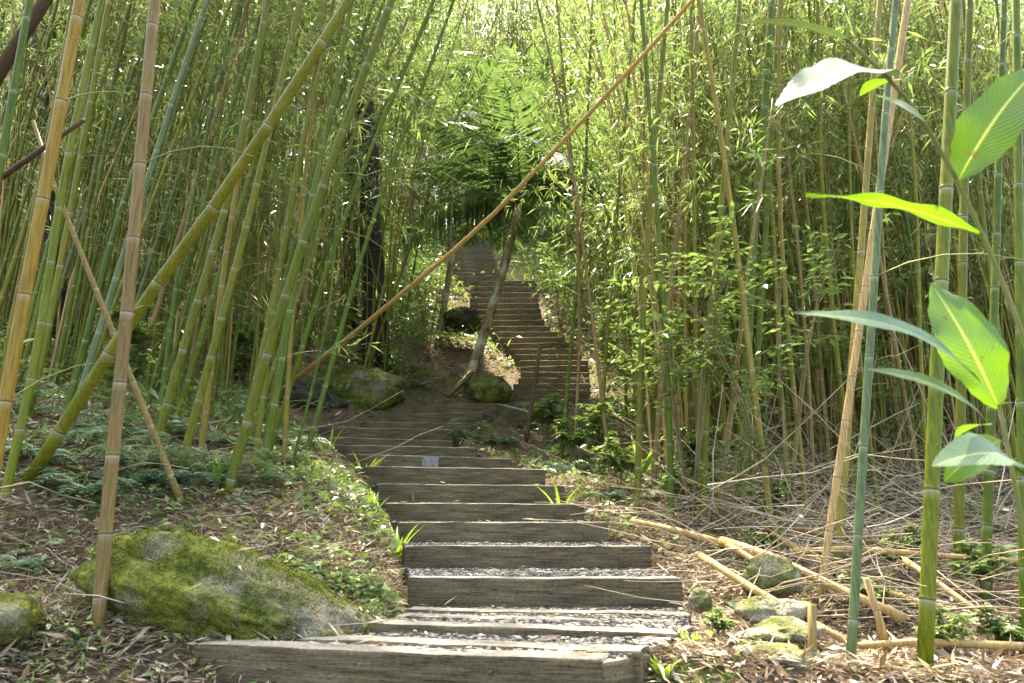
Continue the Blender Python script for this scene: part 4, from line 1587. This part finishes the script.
ginger("low ginger plant with one glowing green leaf at the right edge",
       [(1040, 620, 1.5), (1022, 520, 1.5), (1008, 450, 1.48), (999, 404, 1.46)],
       [((999, 408, 1.46), (931, 283, 1.5), 58, (-.25, -1, -.25), dict(bend=.09, wave=.06, fold=.12, pw=.85)),
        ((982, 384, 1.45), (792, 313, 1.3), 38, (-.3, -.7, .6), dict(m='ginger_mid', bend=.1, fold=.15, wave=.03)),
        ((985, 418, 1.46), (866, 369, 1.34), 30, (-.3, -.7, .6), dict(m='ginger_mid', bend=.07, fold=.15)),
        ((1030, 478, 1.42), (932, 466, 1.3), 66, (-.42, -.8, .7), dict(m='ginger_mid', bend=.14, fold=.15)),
        ((1000, 462, 1.44), (1046, 520, 1.25), 44, (.4, -.8, .6), dict(m='ginger_grey', bend=.1)),
        ((1000, 440, 1.5), (944, 482, 1.6), 40, (0, -.8, .5), dict(bend=.08)),
        ((990, 425, 1.55), (955, 437, 1.66), 22, (0, -.5, .8), dict(bend=.08))])


# strap-leaved plant on the bank, weeds by the steps
def strap_plant(px, py, Y, n, L, w, label, cat="plant", m='bright', seed=0, spread=.5):
    p = P(px, py, Y)
    p[2] = float(H(p[0], p[1])) - .01
    r = np.random.default_rng(seed)
    mb = MB()
    for k in range(n):
        a = r.random() * 6.28
        d = np.array((math.cos(a) * spread, math.sin(a) * spread, 1)) * L * r.uniform(.6, 1.1)
        blade(mb, np.array((math.cos(a), math.sin(a), 0)) * .01, d, w, (-math.cos(a), -math.sin(a), .5), bend=.1, nl=8, nw=2, pw=.6)
    tag(link("leafy_plant", mb.mesh("leafy_plant", M[m]), loc=p), label, cat)


strap_plant(218, 462, 5.1, 9, .22, .035, "bright green strap leaved plant on the fern bank", seed=1)
strap_plant(398, 520, 5.5, 14, .26, .03, "weed with narrow leaves at the left end of the third step", seed=2, spread=.8)
strap_plant(375, 500, 6.0, 10, .2, .025, "narrow leaved weed left of the middle steps", seed=3, spread=.8)
strap_plant(365, 448, 8.3, 12, .3, .03, "narrow leaved weed hanging over the upper first flight", seed=4, spread=.9)
strap_plant(330, 437, 8.8, 10, .3, .03, "grassy weed at the left end of the upper first flight", seed=5, spread=.8)
strap_plant(300, 683, 2.42, 14, .07, .03, "little weed sprouting in front of the front landing timber", seed=6, spread=1.2)
strap_plant(663, 668, 2.75, 14, .07, .02, "tuft of weed below the right corner of the landing", seed=7, spread=.9)
strap_plant(690, 640, 3.1, 14, .07, .02, "tuft of weed below the right side timber", seed=8, spread=.9)
strap_plant(560, 500, 6.9, 8, .28, .03, "arching leafy weed beside the right end of the middle steps", seed=9, spread=1)
strap_plant(640, 430, 8.2, 9, .4, .06, "broad bright leaf plant low among culms right of the steps", seed=10, spread=1)


# ------------------------------------------------------------------ ground layers: litter, ground cover, twigs
def scatter(n, pxr, dr, r, keep=None):
    d = np.sqrt(r.uniform(dr[0] ** 2, dr[1] ** 2, n))
    px = r.uniform(*pxr, n)
    x = (px - 512) / F * d * 1.04
    x0, x1 = np.interp(d, LD, LX0), np.interp(d, LD, LX1)
    ok = (x < x0 - .03) | (x > x1 + .03)
    x, d = x[ok], d[ok]
    return x, d, H(x, d)


def litter():
    r = np.random.default_rng(5)
    global rng
    keep, rng = rng, r
    mb = MB()
    for n_, pxr, dr, L in ((76000, (-300, 520), (1.6, 4.2), .055), (46000, (-260, 520), (4.2, 8), .08), (38000, (560, 1330), (1.6, 4.5), .06), (34000, (560, 1290), (4.5, 8), .085), (54000, (-160, 1190), (8, 22), .13)):
        x, y, z = scatter(n_, pxr, dr, r)
        pk = vnoise(x * 2.1, y * 2.1, 44)
        ok = r.random(len(x)) < np.where(pk < -.25, .5, 1)
        x, y, z = x[ok], y[ok], z[ok]
        k = len(x)
        p = np.stack([x, y, z + r.uniform(.002, .03, k)], -1)
        d = np.concatenate([r.normal(0, 1, (k, 2)), r.normal(0, .22, (k, 1))], 1)
        leaves(mb, p, d, L * r.uniform(.5, 1.5, k), .17 * L * r.uniform(.5, 1.6, k), droop=r.normal(0, .15, (k, 1)), rnd=np.clip(r.normal(.47, .25, k) + .05 * (x > .5), 0, 1), fold=.25)
        big = r.random(k) < .03       # broad culm sheaths among the leaves
        kb = int(big.sum())
        leaves(mb, p[big] + (0, 0, .01), np.concatenate([r.normal(0, 1, (kb, 2)), r.normal(0, .25, (kb, 1))], 1), L * r.uniform(1.2, 2.2, kb), L * r.uniform(.2, .42, kb), droop=r.normal(0, .2, (kb, 1)), fold=.3, rnd=np.clip(r.normal(.5, .2, kb), 0, 1))
    for s_ in main[:28]:      # a few leaves fallen on the treads
        t_ = s_['tread']
        k = 9 if s_['kind'] != 'land' else 16
        u, v = r.random((k, 1)), .1 + .85 * r.random((k, 1))
        p = (t_[0] * (1 - u) + t_[1] * u) * (1 - v) + (t_[3] * (1 - u) + t_[2] * u) * v + (0, 0, .022)
        leaves(mb, p, np.concatenate([r.normal(0, 1, (k, 2)), r.normal(0, .15, (k, 1))], 1), r.uniform(.04, .10, k), r.uniform(.008, .018, k), droop=.05, rnd=r.uniform(.2, .9, k))
    co, no = BIG_V
    kk = r.choice(np.nonzero(no[:, 2] > .55)[0], 60)
    bpy.context.view_layer.update()
    mw = np.array(BIG.matrix_world)
    p = co[kk] @ mw[:3, :3].T + mw[:3, 3] + (0, 0, .012)
    leaves(mb, p, np.concatenate([r.normal(0, 1, (60, 2)), r.normal(-.1, .2, (60, 1))], 1), r.uniform(.03, .09, 60), r.uniform(.006, .016, 60), droop=.1, rnd=r.uniform(.3, 1, 60))
    o = link("leaf_litter", mb.mesh("leaf_litter", M['litter'], False))
    tag(o, "tan fallen bamboo leaves covering the ground", kind='stuff')
    # ground cover in patches
    mb = MB()
    for n_, pxr, dr in ((44000, (-260, 520), (1.8, 4)), (38000, (-240, 520), (4, 8)), (17000, (520, 1300), (1.8, 4)), (14000, (520, 1090), (4, 9)), (30000, (-60, 1090), (8, 22))):
        x, y, z = scatter(n_, pxr, dr, r)
        f = vnoise(x * 1.4, y * 1.4, 21)
        x0 = np.interp(y, LD, LX0)
        x1 = np.interp(y, LD, LX1)
        near = np.exp(-((x0 - x - .3) / .6) ** 2) * (x < x0)
        low = (y < 3.1) * (x < 0)
        right = (x > x1) * np.clip((y - 5.5) / 3, 0, .5)
        pr = np.clip(.10 + .5 * (f > .2) + .55 * near * (f > -.2) + .5 * low + right - .08 * ((x > x1) & (y < 5.5)), 0, 1)
        pr = np.where((y < 3.05) & (x > -1.45) & (x < 0), pr * .25, pr)
        ok = r.random(len(x)) < pr
        x, y, z = x[ok], y[ok], z[ok]
        k = len(x)
        hgt = r.uniform(.005, .055, k) * (1 + .05 * y) * (1 + .9 * near[ok] * (y > 3.8) * r.random(k))
        p = np.stack([x, y, z + hgt], -1)
        d = np.concatenate([r.normal(0, 1, (k, 2)), r.normal(.1, .35, (k, 1))], 1)
        L = np.where(y < 3.8, .024, .034) * r.uniform(.5, 1.7, k) * (1 + .09 * y)
        leaves(mb, p, d, L, L * r.uniform(.3, .6, k), up=np.array((0, 0, 1.)) + r.normal(0, .35, (k, 3)), rnd=np.clip(r.normal(.5, .25, k), 0, 1))
    o = link("ground_cover", mb.mesh("ground_cover", M['cover']))
    tag(o, "low green ground cover plants along the steps and banks", kind='stuff')
    # knee-high undergrowth in clumps
    mb = MB()
    for n_, pxr, dr, hh in ((100, (560, 1090), (6.5, 14), .6), (130, (-60, 430), (6.0, 14), .6), (420, (-100, 1120), (14, 34), 1.4), (260, (350, 480), (15, 32), 1.2), (120, (540, 660), (14, 30), 1.1), (260, (400, 640), (27, 46), 3.2)):
        x, y, z = scatter(n_, pxr, dr, r)
        for a, b_, c_ in zip(x, y, z):
            if np.interp(b_, LD, LX0) - (.9 if b_ < 20 else .6) < a < np.interp(b_, LD, LX1) + .5:
                continue
            k = int(r.integers(50, 130))
            hgt = hh * r.uniform(.4, 1.1)
            q = r.normal(0, 1, (k, 3))
            p = np.array((a, b_, c_)) + q * np.array((.28, .28, 0)) * (hh + .3) + np.stack([np.zeros(k), np.zeros(k), hgt * r.random(k) * np.exp(-(q[:, 0] ** 2 + q[:, 1] ** 2) * .35)], -1)
            p[:, 2] = np.maximum(p[:, 2], H(p[:, 0], p[:, 1]) + .02)
            sp = r.random()
            L = (.07 + .08 * sp) * r.uniform(.6, 1.3, k) * (1 + .03 * b_)
            leaves(mb, p, np.concatenate([r.normal(0, 1, (k, 2)), r.normal(.1, .5, (k, 1))], 1), L, L * (.16 + .3 * (1 - sp)), rnd=np.clip(r.normal(.35 + .3 * r.random(), .15, k), 0, 1), up=np.array((0, 0, 1.)) + r.normal(0, .4, (k, 3)))
    o = link("undergrowth", mb.mesh("undergrowth", M['sleaf']))
    tag(o, "knee high leafy undergrowth between the bamboo culms", kind='stuff')
    rng = keep


litter()


def twigs():
    r = np.random.default_rng(9)
    mb = MB()
    for n_, pxr, dr, Lm, hm in ((900, (640, 1090), (3.4, 9), .9, .4), (380, (590, 1090), (8, 14), 1.2, .5), (300, (690, 1090), (4.2, 10), 1.0, 1.2), (160, (-60, 330), (3, 7), .5, .1), (160, (-60, 420), (7, 13), 1.0, .5)):
        x, y, z = scatter(n_, pxr, dr, r)
        for a, b, c_ in zip(x, y, z):
            an = r.random() * 6.28
            L = Lm * r.uniform(.3, 1.3)
            p0 = np.array((a, b, c_ + r.uniform(.005, hm * .5)))
            up = r.uniform(-.05, .8) * hm
            p2 = p0 + np.array((math.cos(an) * L, math.sin(an) * L, up))
            p2[2] = max(p2[2], float(H(p2[0], p2[1])) + .01)
            mid = (p0 + p2) / 2 + r.normal(0, .05, 3) * L
            rr = r.uniform(.0015, .005)
            tube(mb, [p0, (p0 + mid) / 2 + r.normal(0, .01, 3), mid, (mid + p2) / 2 + r.normal(0, .01, 3), p2], np.linspace(rr, rr * .5, 5), 4, cap=False)
    o = link("dry_twigs", mb.mesh("dry_twigs", M['dtwig']))
    tag(o, "tangle of thin dry twigs on the bamboo floor", kind='stuff')


twigs()
